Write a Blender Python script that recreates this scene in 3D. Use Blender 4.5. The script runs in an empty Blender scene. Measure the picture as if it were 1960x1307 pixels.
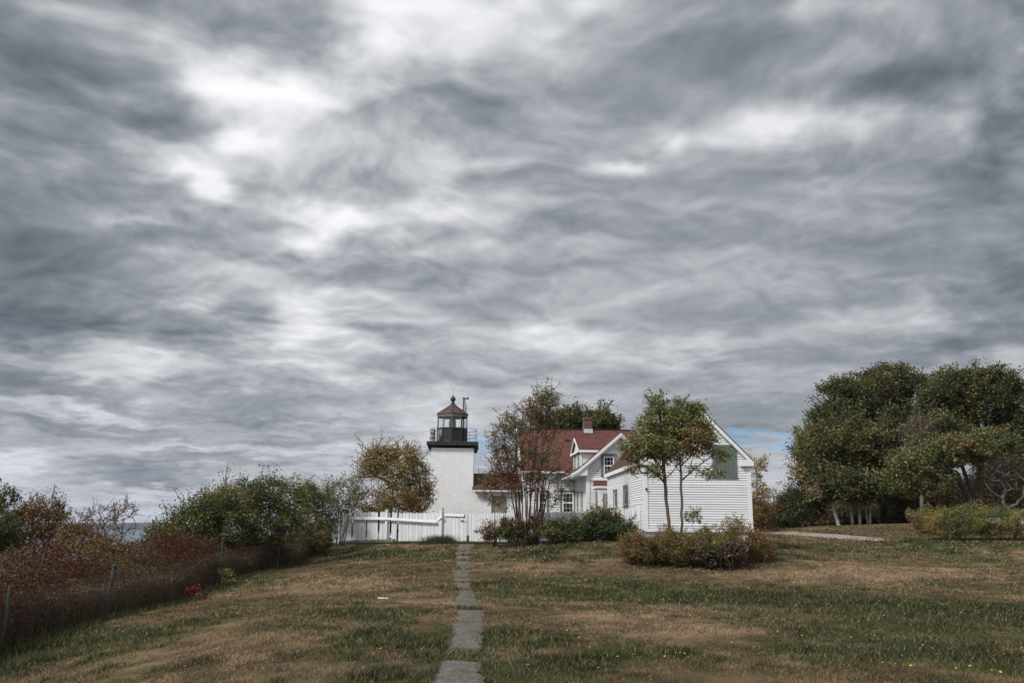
import bpy, math, random
import numpy as np
from mathutils import Vector, Matrix

# ------------------------------------------------------------------ camera
SC = bpy.context.scene
COL = SC.collection
W0, H0, F0 = 1960.0, 1307.0, 1690.0
PITCH, ROLL = math.radians(11.94), 0.0087
EYE = np.array([0.0, 0.0, 1.65])
_F = np.array([0, math.cos(PITCH), math.sin(PITCH)])
_R0 = np.array([1.0, 0, 0]); _U0 = np.array([0, -math.sin(PITCH), math.cos(PITCH)])
_R = math.cos(ROLL)*_R0 + math.sin(ROLL)*_U0
_U = -math.sin(ROLL)*_R0 + math.cos(ROLL)*_U0
cam_d = bpy.data.cameras.new('camera'); cam = bpy.data.objects.new('camera', cam_d); COL.objects.link(cam)
cam_d.sensor_width = 36.0; cam_d.lens = 36.0*F0/W0; cam_d.clip_start = 0.1; cam_d.clip_end = 40000
cam.matrix_world = Matrix(((_R[0], _U[0], -_F[0], EYE[0]), (_R[1], _U[1], -_F[1], EYE[1]), (_R[2], _U[2], -_F[2], EYE[2]), (0, 0, 0, 1)))
SC.camera = cam
SC.view_settings.view_transform = 'Standard'; SC.view_settings.look = 'None'
SC.view_settings.exposure = 0.0; SC.view_settings.gamma = 1.0

def ray(px, py):
    return (px-W0/2)/F0*_R + (H0/2-py)/F0*_U + _F
def P(px, py, Y):
    d = ray(px, py); return EYE + d*(Y/d[1])
def mpp(Y): return Y/1745.0            # metres per photo pixel at distance Y

# ------------------------------------------------------------------ sun
SUN_AZ, SUN_EL = math.radians(-128), math.radians(42)      # azimuth from +Y, clockwise
sdir = Vector((math.sin(SUN_AZ)*math.cos(SUN_EL), math.cos(SUN_AZ)*math.cos(SUN_EL), math.sin(SUN_EL)))
sl = bpy.data.lights.new('sun', 'SUN'); sl.energy = 3.6; sl.angle = math.radians(10); sl.color = (1.0, 0.96, 0.9)
so = bpy.data.objects.new('sun', sl); COL.objects.link(so)
so.rotation_euler = (-sdir).to_track_quat('-Z', 'Y').to_euler()

# ------------------------------------------------------------------ node helper
class NT:
    def __init__(s, tree): s.t = tree; s.n = tree.nodes; s.l = tree.links; s.n.clear()
    def new(s, typ, **kw):
        n = s.n.new(typ)
        for k, v in kw.items(): setattr(n, k, v)
        return n
    def put(s, sock, v):
        if v is None: return
        if isinstance(v, bpy.types.NodeSocket): s.l.new(v, sock)
        else: sock.default_value = v
    def math(s, op, a, b=None, c=None, clamp=False):
        n = s.new('ShaderNodeMath', operation=op); n.use_clamp = clamp
        s.put(n.inputs[0], a); s.put(n.inputs[1], b); s.put(n.inputs[2], c); return n.outputs[0]
    def vm(s, op, a, b=None, out=0):
        n = s.new('ShaderNodeVectorMath', operation=op)
        s.put(n.inputs[0], a)
        if b is not None: s.put(n.inputs[1], b)
        return n.outputs['Value'] if out == 'v' else n.outputs[0]
    dims = '3D'
    def noise(s, vec, scale, detail=4, rough=0.5, dist=0.0, color=False):
        n = s.new('ShaderNodeTexNoise', noise_dimensions=s.dims); s.put(n.inputs['Vector'], vec)
        n.inputs['Scale'].default_value = scale; n.inputs['Detail'].default_value = detail
        n.inputs['Roughness'].default_value = rough; n.inputs['Distortion'].default_value = dist
        return n.outputs['Color'] if color else n.outputs['Fac']
    def ramp(s, fac, stops):
        n = s.new('ShaderNodeValToRGB'); cr = n.color_ramp
        while len(cr.elements) < len(stops): cr.elements.new(0.5)
        for e, (p, c) in zip(cr.elements, stops):
            e.position = p; e.color = (c[0], c[1], c[2], 1)
        s.put(n.inputs[0], fac); return n.outputs['Color']
    def mix(s, f, a, b, blend='MIX'):
        n = s.new('ShaderNodeMix'); n.data_type = 'RGBA'; n.blend_type = blend
        s.put(n.inputs[0], f); s.put(n.inputs[6], a); s.put(n.inputs[7], b); return n.outputs[2]
def lin(r, g, b):
    f = lambda c: c/255/12.92 if c/255 <= 0.04045 else ((c/255+0.055)/1.055)**2.4
    return (f(r), f(g), f(b))

# ------------------------------------------------------------------ sky: cloud deck in the world shader
world = bpy.data.worlds.new('World'); SC.world = world; world.use_nodes = True
def azel(px, py):
    d = ray(px, py); d = d/np.linalg.norm(d)
    return math.atan2(d[0], d[1]), math.asin(d[2])
def build_sky():
    k = NT(world.node_tree); k.dims = '2D'
    tc = k.new('ShaderNodeTexCoord'); D = k.vm('NORMALIZE', tc.outputs['Generated'])
    sx = k.new('ShaderNodeSeparateXYZ'); k.put(sx.inputs[0], D)
    x, y, z = sx.outputs
    el = k.math('ARCSINE', z); az = k.math('ARCTAN2', x, y)
    zz = k.math('ADD', k.math('MAXIMUM', z, 0.0), 0.19)
    cx = k.new('ShaderNodeCombineXYZ')
    k.put(cx.inputs[0], k.math('DIVIDE', x, zz)); k.put(cx.inputs[1], k.math('DIVIDE', y, zz)); k.put(cx.inputs[2], 3.7)
    Pn = cx.outputs[0]
    # warp of the (azimuth, elevation) chart by cloud noise
    w1 = k.noise(Pn, 1.3, 3, 0.6, color=True)
    w1 = k.vm('SUBTRACT', w1, (0.5, 0.5, 0.5))
    w1 = k.vm('MULTIPLY', w1, (0.09, 0.05, 0))
    w2 = k.noise(Pn, 5.0, 3, 0.6, color=True)
    w2 = k.vm('MULTIPLY', k.vm('SUBTRACT', w2, (0.5, 0.5, 0.5)), (0.10, 0.045, 0))
    ca = k.new('ShaderNodeCombineXYZ'); k.put(ca.inputs[0], az); k.put(ca.inputs[1], el)
    A = k.vm('ADD', k.vm('ADD', ca.outputs[0], w1), w2)
    def blob_sum(lst):
        tot = None
        for (px, py, rx, ry, amp) in lst:
            a, e = azel(px, py)
            ma = k.new('ShaderNodeVectorMath', operation='MULTIPLY_ADD'); k.put(ma.inputs[0], A)
            ma.inputs[1].default_value = (F0/rx, F0/ry, 0); ma.inputs[2].default_value = (-a*F0/rx, -e*F0/ry, 0)
            g = k.math('POWER', 0.5, k.vm('DOT_PRODUCT', ma.outputs[0], ma.outputs[0], 'v'))
            tot = k.math('MULTIPLY_ADD', g, amp*(1.05 if amp > 0 else .9), tot if tot is not None else 0.0)
        return tot
    blobs = SKY_BLOBS
    B = blob_sum(blobs)
    n1 = k.noise(Pn, 0.9, 7, 0.55, 0.3)
    wv = k.vm('ADD', Pn, k.vm('MULTIPLY', k.vm('SUBTRACT', k.noise(Pn, 1.6, 3, 0.55, color=True), (0.5, 0.5, 0.5)), (0.30, 0.30, 0)))
    n2 = k.noise(k.vm('MULTIPLY', wv, (0.95, 1.15, 1.0)), 2.3, 7, 0.54, 0.1)
    n3 = k.noise(k.vm('MULTIPLY', wv, (1.0, 0.95, 1.0)), 5.6, 6, 0.50, 0.1)
    n4 = k.noise(k.vm('MULTIPLY', Pn, (1.0, 0.9, 1.0)), 3.9, 6, 0.5, 0.3)
    amp = k.math('MULTIPLY_ADD', k.math('SUBTRACT', k.noise(Pn, 0.75, 2, 0.5), 0.38), 3.0, 0.5, clamp=True)
    # billows: folded noise gives soft bases with crisper rims
    bl = k.math('ABSOLUTE', k.math('SUBTRACT', n4, 0.5))
    fd = k.new('ShaderNodeMapRange', interpolation_type='SMOOTHSTEP'); k.put(fd.inputs[0], el); fd.inputs[1].default_value = 0.02; fd.inputs[2].default_value = 0.34; fd.inputs[3].default_value = 0.42
    amp = k.math('MULTIPLY', amp, fd.outputs[0])
    L = k.math('ADD', k.math('MULTIPLY', B, 0.95), 0.625)
    L = k.math('MULTIPLY_ADD', k.math('SUBTRACT', n1, 0.5), 0.14, L)
    L = k.math('MULTIPLY_ADD', k.math('MULTIPLY', k.math('SUBTRACT', n2, 0.5), fd.outputs[0]), 0.46, L)
    L = k.math('MULTIPLY_ADD', k.math('MULTIPLY', k.math('SUBTRACT', bl, 0.07), amp), -0.50, L)
    L = k.math('MULTIPLY_ADD', k.math('MULTIPLY', k.math('SUBTRACT', n3, 0.5), amp), 0.42, L)
    # long flat bands low over the horizon
    n5 = k.noise(k.vm('MULTIPLY', A, (3.2, 21.0, 1.0)), 1.0, 4, 0.5, 0.2)
    lo = k.new('ShaderNodeMapRange', interpolation_type='SMOOTHSTEP'); k.put(lo.inputs[0], el); lo.inputs[1].default_value = 0.30; lo.inputs[2].default_value = 0.06
    L = k.math('MULTIPLY_ADD', k.math('MULTIPLY', k.math('SUBTRACT', n5, 0.5), lo.outputs[0]), 0.80, L)
    L = k.math('MULTIPLY_ADD', lo.outputs[0], 0.055, L)
    # lit upper rims: difference with the deck sampled a little farther off
    n3b = k.noise(k.vm('ADD', k.vm('MULTIPLY', wv, (1.0, 0.95, 1.0)), (0.0, 0.035, 0.0)), 5.6, 4, 0.5, 0.1)
    L = k.math('MULTIPLY_ADD', k.math('MULTIPLY', k.math('SUBTRACT', n3, n3b), fd.outputs[0]), 0.42, L)
    L = k.math('MULTIPLY_ADD', k.math('SUBTRACT', L, 0.64), 1.0, 0.66)
    C = k.ramp(k.math('MULTIPLY', L, 0.8), [(0.0, lin(72, 80, 88)), (0.2, lin(90, 98, 106)), (0.336, lin(120, 127, 135)), (0.464, lin(152, 157, 164)), (0.576, lin(184, 186, 191)), (0.72, lin(218, 220, 225)), (0.86, lin(243, 244, 248)), (1.0, lin(255, 255, 255))])
    C = k.vm('SCALE', C); C.node.inputs['Scale'].default_value = 10.0
    # clear sky seen through the gaps above the horizon
    sky = k.new('ShaderNodeTexSky', sky_type='NISHITA'); sky.sun_disc = False
    sky.sun_elevation = SUN_EL; sky.sun_rotation = SUN_AZ
    gap = blob_sum(SKY_GAPS)
    gn = k.math('MULTIPLY_ADD', k.math('SUBTRACT', n3, 0.5), 3.2, 0.95); gn = k.math('MULTIPLY_ADD', k.math('SUBTRACT', n2, 0.5), 2.6, gn)
    gm = k.math('MULTIPLY', gap, gn)
    mr = k.new('ShaderNodeMapRange', interpolation_type='SMOOTHSTEP'); k.put(mr.inputs[0], gm)
    mr.inputs[1].default_value = 0.35; mr.inputs[2].default_value = 0.95
    skyc = k.mix(0.35, k.vm('MULTIPLY', sky.outputs[0], (0.50, 0.86, 1.25)), C)
    col = k.mix(k.math('MULTIPLY', mr.outputs[0], 0.62), C, skyc)
    # the cloud deck is thinner and brighter towards the sun, behind the viewer
    m2 = k.new('ShaderNodeMapRange', interpolation_type='SMOOTHSTEP')
    k.put(m2.inputs[0], k.vm('DOT_PRODUCT', D, tuple(Vector((-0.45, -0.85, 0.3)).normalized()), 'v'))
    m2.inputs[1].default_value = -0.25; m2.inputs[2].default_value = 0.9; m2.inputs[3].default_value = 1.0; m2.inputs[4].default_value = 2.3
    fin = k.new('ShaderNodeVectorMath', operation='SCALE'); k.put(fin.inputs[0], col); k.put(fin.inputs['Scale'], m2.outputs[0])
    bg = k.new('ShaderNodeBackground'); bg.inputs['Strength'].default_value = 0.1
    k.put(bg.inputs['Color'], fin.outputs[0])
    out = k.new('ShaderNodeOutputWorld'); k.l.new(bg.outputs[0], out.inputs[0])
# photo-pixel centre, radii, brightness change
SKY_BLOBS = [
 (433, 168, 75, 32, .50), (574, 190, 80, 26, .50), (471, 273, 44, 20, .42), (350, 318, 80, 32, .42), (382, 352, 42, 25, .30), (731, 65, 75, 42, .36), (867, 87, 70, 32, .28), (850, 18, 120, 30, .26), (975, 8, 70, 26, .22),
 (379, 100, 60, 25, .16), (569, 411, 85, 30, .36), (704, 406, 115, 22, .28), (890, 392, 85, 25, .20), (596, 455, 42, 20, .18), (840, 298, 50, 25, .14), (540, 280, 120, 70, .17), (460, 531, 75, 18, .18), (368, 580, 50, 18, .20), (704, 563, 65, 13, .18),
 (585, 612, 62, 34, .28), (569, 652, 90, 26, .26), (179, 672, 65, 20, .18), (228, 412, 40, 9, .16), (190, 179, 90, 14, .12), (162, 49, 120, 35, .10), (660, 130, 120, 60, .10),
 (108, 103, 180, 46, -.20), (352, 40, 115, 34, -.12), (585, 100, 75, 44, -.20), (347, 233, 74, 25, -.26), (135, 217, 140, 48, -.18), (0, 240, 70, 70, -.12), (0, 471, 110, 42, -.24), (352, 466, 100, 20, -.18), (163, 460, 120, 25, -.12), (731, 515, 180, 30, -.11),
 (217, 558, 115, 34, -.18), (0, 575, 100, 60, -.20), (163, 623, 115, 18, -.20), (406, 677, 85, 14, -.12), (488, 363, 44, 14, -.12), (33, 350, 90, 60, -.14), (20, 30, 120, 60, -.08),
 (1137, 16, 40, 18, .22), (1012, 81, 100, 62, .15), (1516, 22, 45, 16, .20), (1278, 271, 34, 20, .30), (1424, 238, 74, 28, .27), (1522, 222, 85, 20, .18), (1646, 222, 62, 22, .18), (1820, 211, 85, 30, .12), (1180, 325, 34, 14, .30), (1283, 401, 55, 15, .12),
 (1077, 634, 85, 22, .26), (1603, 612, 140, 20, .15), (1305, 666, 120, 16, .17), (1933, 682, 55, 16, .18), (1115, 471, 85, 18, .08),
 (1657, 157, 105, 25, -.22), (1792, 119, 95, 30, -.18), (1944, 260, 65, 60, -.26), (1900, 406, 120, 110, -.18), (1955, 488, 60, 40, -.15), (1944, 623, 70, 60, -.20), (1873, 650, 110, 25, -.12), (1359, 43, 115, 40, -.08), (1440, 336, 120, 30, -.07), (1224, 585, 160, 30, -.08), (1940, 90, 70, 90, -.14), (1730, 520, 160, 60, -.07), (1100, 180, 150, 50, -.05),
 (190, 730, 95, 24, .22), (290, 705, 42, 12, .15), (625, 715, 85, 15, .15), (600, 805, 130, 12, .20), (200, 790, 140, 10, .18), (30, 885, 90, 14, .15), (450, 852, 110, 10, .15), (720, 880, 130, 12, .16), (350, 975, 110, 14, .15), (1490, 890, 130, 35, .12), (1020, 760, 200, 20, .06),
 (50, 660, 115, 32, -.18), (65, 735, 85, 16, -.16), (310, 728, 60, 14, -.10), (425, 747, 125, 20, -.11), (500, 795, 160, 17, -.15), (175, 820, 180, 9, -.15), (400, 868, 120, 12, -.13), (725, 782, 160, 24, -.10), (190, 893, 110, 14, -.24), (280, 925, 95, 18, -.26), (325, 942, 50, 10, -.14), (1560, 770, 180, 16, -.08),
]
SKY_GAPS = [(1440, 826, 110, 13, 1.0), (1530, 848, 60, 16, .9), (930, 850, 50, 22, 1.2), (880, 800, 60, 14, .35), (130, 945, 120, 12, .25), (560, 905, 90, 20, .3), (690, 890, 60, 30, .35), (1000, 815, 50, 16, .5)]
build_sky()

# ------------------------------------------------------------------ materials
def mat(name):
    m = bpy.data.materials.new(name); m.use_nodes = True; return m, NT(m.node_tree)
def finish(k, bsdf, disp=None):
    o = k.new('ShaderNodeOutputMaterial'); k.l.new(bsdf, o.inputs[0])
def principled(k, color, rough=0.7, bump=None, bstr=0.3, bdist=0.02, metal=0.0, spec=0.4, **kw):
    b = k.new('ShaderNodeBsdfPrincipled')
    k.put(b.inputs['Base Color'], color if isinstance(color, bpy.types.NodeSocket) else (*color[:3], 1))
    k.put(b.inputs['Roughness'], rough); b.inputs['Metallic'].default_value = metal
    b.inputs['Specular IOR Level'].default_value = spec
    for kk, v in kw.items(): k.put(b.inputs[kk.replace('_', ' ')], v)
    if bump is not None:
        n = k.new('ShaderNodeBump'); n.inputs['Strength'].default_value = bstr; n.inputs['Distance'].default_value = bdist
        k.put(n.inputs['Height'], bump); k.l.new(n.outputs[0], b.inputs['Normal'])
    return b
M = {}
def simple(name, c1, c2=None, scale=6, rough=0.7, metal=0.0, bstr=0.2, detail=6, stretch=(1, 1, 1), contrast=(0.35, 0.65), bdist=0.01, spec=0.4):
    m, k = mat(name); tc = k.new('ShaderNodeTexCoord')
    v = k.vm('MULTIPLY', tc.outputs['Object'], stretch)
    n = k.noise(v, scale, detail, 0.6)
    col = k.ramp(n, [(contrast[0], c1), (contrast[1], c2 or c1)])
    b = principled(k, col, rough, n, bstr, bdist, metal, spec); finish(k, b.outputs[0]); M[name] = m; return m

def peeling(name, paint, under, amount, scale=7, stretch=(1, 1, 2.5), grey=0.12, seam_shade=False, island=(.93, 1.0)):
    m, k = mat(name); tc = k.new('ShaderNodeTexCoord')
    v = k.vm('MULTIPLY', tc.outputs['Object'], stretch)
    n = k.noise(v, scale, 10, 0.72); big = k.noise(tc.outputs['Object'], 0.55, 4, 0.6)
    f = k.math('MULTIPLY_ADD', k.math('SUBTRACT', big, 0.5), 0.35, n)
    mask = k.ramp(f, [(amount, (0, 0, 0)), (amount+0.035, (1, 1, 1))])
    g = k.noise(v, 2.0, 8, 0.65)
    pc = k.mix(k.math('MULTIPLY', g, 1.0), (*paint, 1), (*[c*(1-grey*2) for c in paint], 1))
    col = k.mix(mask, pc, (*under, 1))
    ge = k.new('ShaderNodeNewGeometry'); rp = ge.outputs['Random Per Island']
    col = k.mix(1.0, col, k.ramp(rp, [(0, (island[0],)*3), (1, (island[1],)*3)]), 'MULTIPLY')
    if seam_shade:
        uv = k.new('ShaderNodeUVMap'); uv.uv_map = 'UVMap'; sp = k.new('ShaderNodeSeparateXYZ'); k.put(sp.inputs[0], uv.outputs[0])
        col = k.mix(1.0, col, k.ramp(sp.outputs[1], [(0.10, (.42, .43, .45)), (0.27, (1, 1, 1))]), 'MULTIPLY')  # dark line at each course foot: lip shadow and joint dirt put into colour
    b = principled(k, col, 0.65, n, 0.25, 0.01); finish(k, b.outputs[0]); M[name] = m
peeling('white_siding', (.86, .865, .875), (.40, .37, .33), 0.74, seam_shade=True)
peeling('worn_siding', (.83, .835, .84), (.27, .23, .19), 0.585, 8, (1, 1, 2.2), seam_shade=True)
peeling('white_trim', (.80, .81, .82), (.42, .39, .35), 0.70, 5, (1, 1, 1))
peeling('worn_trim', (.74, .74, .73), (.30, .26, .22), 0.62, 6, (1, 1, .6))
peeling('picket_paint', (.72, .73, .75), (.34, .31, .27), 0.645, 5, (3, 3, .5), 0.16, island=(.80, 1.04))
peeling('green_paint', (.135, .175, .15), (.18, .17, .15), 0.70, 4, (3, 3, .4), 0.2)
simple('green_trim', (.10, .13, .115), (.14, .17, .15), 6)
simple('old_wood', (.12, .10, .085), (.24, .21, .18), 5, 0.85, stretch=(1, 1, .3))
simple('iron_black', (.012, .013, .015), (.028, .028, .03), 4, 0.55, 0.2)
simple('iron_rail', (.03, .03, .033), (.06, .055, .052), 8, 0.6, 0.4)
simple('galvanised', (.045, .045, .045), (.09, .088, .085), 9, 0.55, 0.5)
simple('wire', (.05, .04, .035), (.09, .075, .065), 3, 0.7, 0.2)
simple('fog_drum', (.20, .17, .13), (.34, .30, .24), 5, 0.7)
simple('lead', (.22, .25, .29), (.34, .37, .41), 4, 0.6)
simple('brass', (.36, .27, .12), (.25, .18, .08), 9, 0.35, 0.9)
simple('dark_interior', (.012, .013, .015), (.03, .03, .035), 2, 0.8)
simple('curtain', (.16, .15, .14), (.24, .22, .2), 3, 0.8)
simple('foundation', (.38, .38, .37), (.52, .52, .51), 4, 0.8)
simple('frame_green', (.08, .095, .085), (.13, .14, .125), 5, 0.6)
def roof_mat(name, c1, c2, stain, w=0.33, h=0.13):
    m, k = mat(name); uv = k.new('ShaderNodeUVMap'); uv.uv_map = 'UVMap'
    br = k.new('ShaderNodeTexBrick'); k.put(br.inputs['Vector'], uv.outputs[0])
    br.inputs['Color1'].default_value = (*c1, 1); br.inputs['Color2'].default_value = (*c2, 1); br.inputs['Mortar'].default_value = (*[c*.35 for c in c1], 1)
    br.inputs['Scale'].default_value = 1; br.inputs['Brick Width'].default_value = w; br.inputs['Row Height'].default_value = h
    br.inputs['Mortar Size'].default_value = 0.018; br.inputs['Mortar Smooth'].default_value = 0.2
    n = k.noise(uv.outputs[0], 0.45, 7, 0.65); n2 = k.noise(uv.outputs[0], 12, 4, 0.6)
    col = k.mix(k.ramp(n, [(.42, (0, 0, 0)), (.66, (.75, .75, .75))]), br.outputs['Color'], (*stain, 1))
    col = k.mix(k.math('MULTIPLY', n2, 0.5), col, (*[c*.55 for c in c1], 1))
    b = principled(k, col, 0.85, br.outputs['Fac'], -0.5, 0.012, spec=0.25); finish(k, b.outputs[0]); M[name] = m
roof_mat('red_shingle', (.100, .038, .031), (.185, .070, .054), (.095, .042, .036), .36, .16)
roof_mat('brown_shingle', (.090, .040, .034), (.120, .052, .042), (.065, .042, .036))
roof_mat('chimney_brick', (.20, .115, .08), (.15, .085, .06), (.17, .12, .09), 0.21, 0.075)
def brick_white():
    m, k = mat('white_brick'); uv = k.new('ShaderNodeUVMap'); uv.uv_map = 'UVMap'
    br = k.new('ShaderNodeTexBrick'); k.put(br.inputs['Vector'], uv.outputs[0])
    br.inputs['Color1'].default_value = (.80, .805, .81, 1); br.inputs['Color2'].default_value = (.71, .715, .72, 1); br.inputs['Mortar'].default_value = (.58, .58, .58, 1)
    br.inputs['Scale'].default_value = 1; br.inputs['Brick Width'].default_value = 0.21; br.inputs['Row Height'].default_value = 0.072; br.inputs['Mortar Size'].default_value = 0.010
    br.inputs['Mortar Smooth'].default_value = 0.6
    st = k.vm('MULTIPLY', uv.outputs[0], (1, 3.2, 1))
    n = k.noise(st, 5, 9, 0.72); big = k.noise(uv.outputs[0], 0.7, 5, 0.6)
    mask = k.ramp(k.math('MULTIPLY_ADD', k.math('SUBTRACT', big, .5), .5, n), [(.72, (0, 0, 0)), (.76, (1, 1, 1))])
    wash = k.ramp(k.noise(k.vm('MULTIPLY', uv.outputs[0], (2.4, .35, 1)), 1.1, 7, .65), [(.35, (1, 1, 1)), (.72, (.92, .92, .91))])
    col = k.mix(mask, k.mix(1.0, br.outputs['Color'], wash, 'MULTIPLY'), (.38, .34, .30, 1))
    h = k.math('ADD', k.math('MULTIPLY', br.outputs['Fac'], -1.0), k.math('MULTIPLY', n, 1.3))
    b = principled(k, col, 0.7, h, 0.45, 0.02); finish(k, b.outputs[0]); M['white_brick'] = m
brick_white()
def copper():
    m, k = mat('copper_roof'); tc = k.new('ShaderNodeTexCoord')
    v = k.vm('MULTIPLY', tc.outputs['Object'], (1, 1, .5)); n = k.noise(v, 3.0, 8, .65)
    col = k.ramp(n, [(.35, (.05, .04, .033)), (.52, (.095, .065, .05)), (.64, (.17, .08, .055)), (.75, (.10, .11, .095))])
    b = principled(k, col, 0.5, n, .1, .01, 0.35); finish(k, b.outputs[0]); M['copper_roof'] = m
copper()
def glass(name, tint, rough, dark):
    m, k = mat(name); tc = k.new('ShaderNodeTexCoord'); n = k.noise(tc.outputs['Object'], 1.5, 3, .5)
    col = k.ramp(n, [(.3, dark), (.7, tuple(c*1.8 for c in dark))])
    b = principled(k, col, rough, n, 0.15, 0.02, spec=0.15); finish(k, b.outputs[0]); M[name] = m
glass('window_glass', None, 0.08, (.012, .014, .018))
def clear_glass():
    m, k = mat('lantern_glass'); t = k.new('ShaderNodeBsdfTransparent'); t.inputs[0].default_value = (.93, .97, .96, 1)
    g = k.new('ShaderNodeBsdfGlossy'); g.inputs['Roughness'].default_value = 0.05
    mx = k.new('ShaderNodeMixShader'); mx.inputs[0].default_value = 0.06
    k.l.new(t.outputs[0], mx.inputs[1]); k.l.new(g.outputs[0], mx.inputs[2]); finish(k, mx.outputs[0]); M['lantern_glass'] = m
    m, k = mat('lens_glass'); b = principled(k, (.34, .33, .24), 0.15, None, spec=0.8); b.inputs['Transmission Weight'].default_value = 0.35; b.inputs['IOR'].default_value = 1.4
    finish(k, b.outputs[0]); M['lens_glass'] = m
clear_glass()
def leaf_mat():
    m, k = mat('foliage'); a = k.new('ShaderNodeAttribute', attribute_name='Col')
    b = principled(k, a.outputs['Color'], 0.6, spec=0.22)
    t = k.new('ShaderNodeBsdfTranslucent'); k.put(t.inputs[0], k.vm('MULTIPLY', a.outputs['Color'], (1.25, 1.2, .75)))
    mx = k.new('ShaderNodeMixShader'); mx.inputs[0].default_value = 0.28
    k.l.new(b.outputs[0], mx.inputs[1]); k.l.new(t.outputs[0], mx.inputs[2]); finish(k, mx.outputs[0]); M['foliage'] = m
leaf_mat()
def bark(name, c1, c2, scale=5, stretch=(1, 1, .25), contrast=(.4, .6)):
    simple(name, c1, c2, scale, 0.9, 0, 0.5, 7, stretch, contrast, 0.03)
bark('bark_brown', (.035, .024, .020), (.085, .062, .05))
bark('bark_red', (.055, .030, .026), (.12, .075, .065))
bark('bark_grey', (.07, .062, .055), (.16, .145, .13))
bark('bark_dead', (.045, .04, .036), (.11, .10, .09))
bark('bark_birch', (.05, .045, .04), (.62, .60, .56), 3, (.6, .6, 2.2), (.36, .46))
def lawn_mat(name, blade):
    m, k = mat(name); a = k.new('ShaderNodeAttribute', attribute_name='Col')
    if blade:
        b = principled(k, a.outputs['Color'], 0.75, spec=0.12)
        t = k.new('ShaderNodeBsdfTranslucent'); k.put(t.inputs[0], a.outputs['Color'])
        mx = k.new('ShaderNodeMixShader'); mx.inputs[0].default_value = 0.25
        k.l.new(b.outputs[0], mx.inputs[1]); k.l.new(t.outputs[0], mx.inputs[2]); finish(k, mx.outputs[0])
    else:
        g = k.new('ShaderNodeNewGeometry')
        n = k.noise(g.outputs['Position'], 9, 8, .7); n2 = k.noise(g.outputs['Position'], 45, 5, .7)
        f = k.math('ADD', k.math('MULTIPLY', n, .55), k.math('MULTIPLY', n2, .45))
        col = k.mix(1.0, a.outputs['Color'], k.ramp(f, [(.32, (.35, .33, .30)), (.66, (1.35, 1.3, 1.2))]), 'MULTIPLY')
        b = principled(k, col, 0.95, f, 0.9, 0.05, spec=0.1); finish(k, b.outputs[0])
    M[name] = m
lawn_mat('lawn', False); lawn_mat('blade', True)
def stone_mat():
    m, k = mat('path_slab'); g = k.new('ShaderNodeNewGeometry')
    v = k.new('ShaderNodeTexVoronoi'); k.put(v.inputs['Vector'], g.outputs['Position']); v.inputs['Scale'].default_value = 42
    n = k.noise(g.outputs['Position'], 2.5, 7, .65)
    c = k.ramp(v.outputs['Color'], [(.1, (.065, .062, .06)), (.5, (.12, .11, .098)), (.9, (.23, .21, .185))])
    col = k.mix(k.ramp(n, [(.4, (0, 0, 0)), (.75, (.8, .8, .8))]), c, (.07, .062, .042, 1))
    b = principled(k, col, .9, v.outputs['Distance'], .8, .02, spec=.2); finish(k, b.outputs[0]); M['path_slab'] = m
    m, k = mat('gravel'); g = k.new('ShaderNodeNewGeometry'); n = k.noise(g.outputs['Position'], 6, 9, .75)
    b = principled(k, k.ramp(n, [(.3, (.17, .15, .12)), (.65, (.36, .33, .29))]), .95, n, .6, .03, spec=.1); finish(k, b.outputs[0]); M['gravel'] = m
stone_mat()
def sea_mat():
    m, k = mat('sea_water'); g = k.new('ShaderNodeNewGeometry')
    v = k.vm('MULTIPLY', g.outputs['Position'], (.05, .12, 1)); n = k.noise(v, 1.2, 8, .65)
    big = k.noise(k.vm('MULTIPLY', g.outputs['Position'], (.0012, .006, 1)), 1, 4, .6)
    b = principled(k, k.ramp(big, [(.35, (.05, .075, .095)), (.65, (.075, .10, .12))]), .35, n, .7, 1.5, spec=.5); finish(k, b.outputs[0]); M['sea_water'] = m
    simple('far_woods', (.018, .024, .022), (.032, .038, .032), .02, .9)
sea_mat()

# ------------------------------------------------------------------ mesh helpers
def tag(o, label=None, cat=None, group=None, kind=None):
    if label: o['label'] = label
    if cat: o['category'] = cat
    if group: o['group'] = group
    if kind: o['kind'] = kind
    return o
def empty(name, loc, rz=0.0, **kw):
    o = bpy.data.objects.new(name, None); COL.objects.link(o); o.location = loc; o.rotation_euler = (0, 0, rz); o.empty_display_size = 0.3
    return tag(o, **kw)
def np_mesh(name, V, Fc, material, parent=None, color=None, smooth=False, loc=None):
    """V (n,3); Fc (m,k) array of one face size"""
    me = bpy.data.meshes.new(name); V = np.asarray(V, np.float32); Fc = np.asarray(Fc, np.int32)
    me.vertices.add(len(V)); me.vertices.foreach_set('co', V.ravel())
    kf = Fc.shape[1]; me.loops.add(Fc.size); me.loops.foreach_set('vertex_index', Fc.ravel())
    me.polygons.add(len(Fc)); me.polygons.foreach_set('loop_start', np.arange(0, Fc.size, kf, dtype=np.int32))
    me.polygons.foreach_set('loop_total', np.full(len(Fc), kf, np.int32))
    if smooth: me.polygons.foreach_set('use_smooth', np.ones(len(Fc), bool))
    me.update(calc_edges=True)
    if color is not None:
        at = me.color_attributes.new('Col', 'FLOAT_COLOR', 'POINT')
        c = np.ones((len(V), 4), np.float32); c[:, :3] = color; at.data.foreach_set('color', c.ravel())
    me.materials.append(M[material] if isinstance(material, str) else material)
    o = bpy.data.objects.new(name, me); COL.objects.link(o)
    if parent: o.parent = parent
    if loc is not None: o.location = loc
    return o
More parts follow.
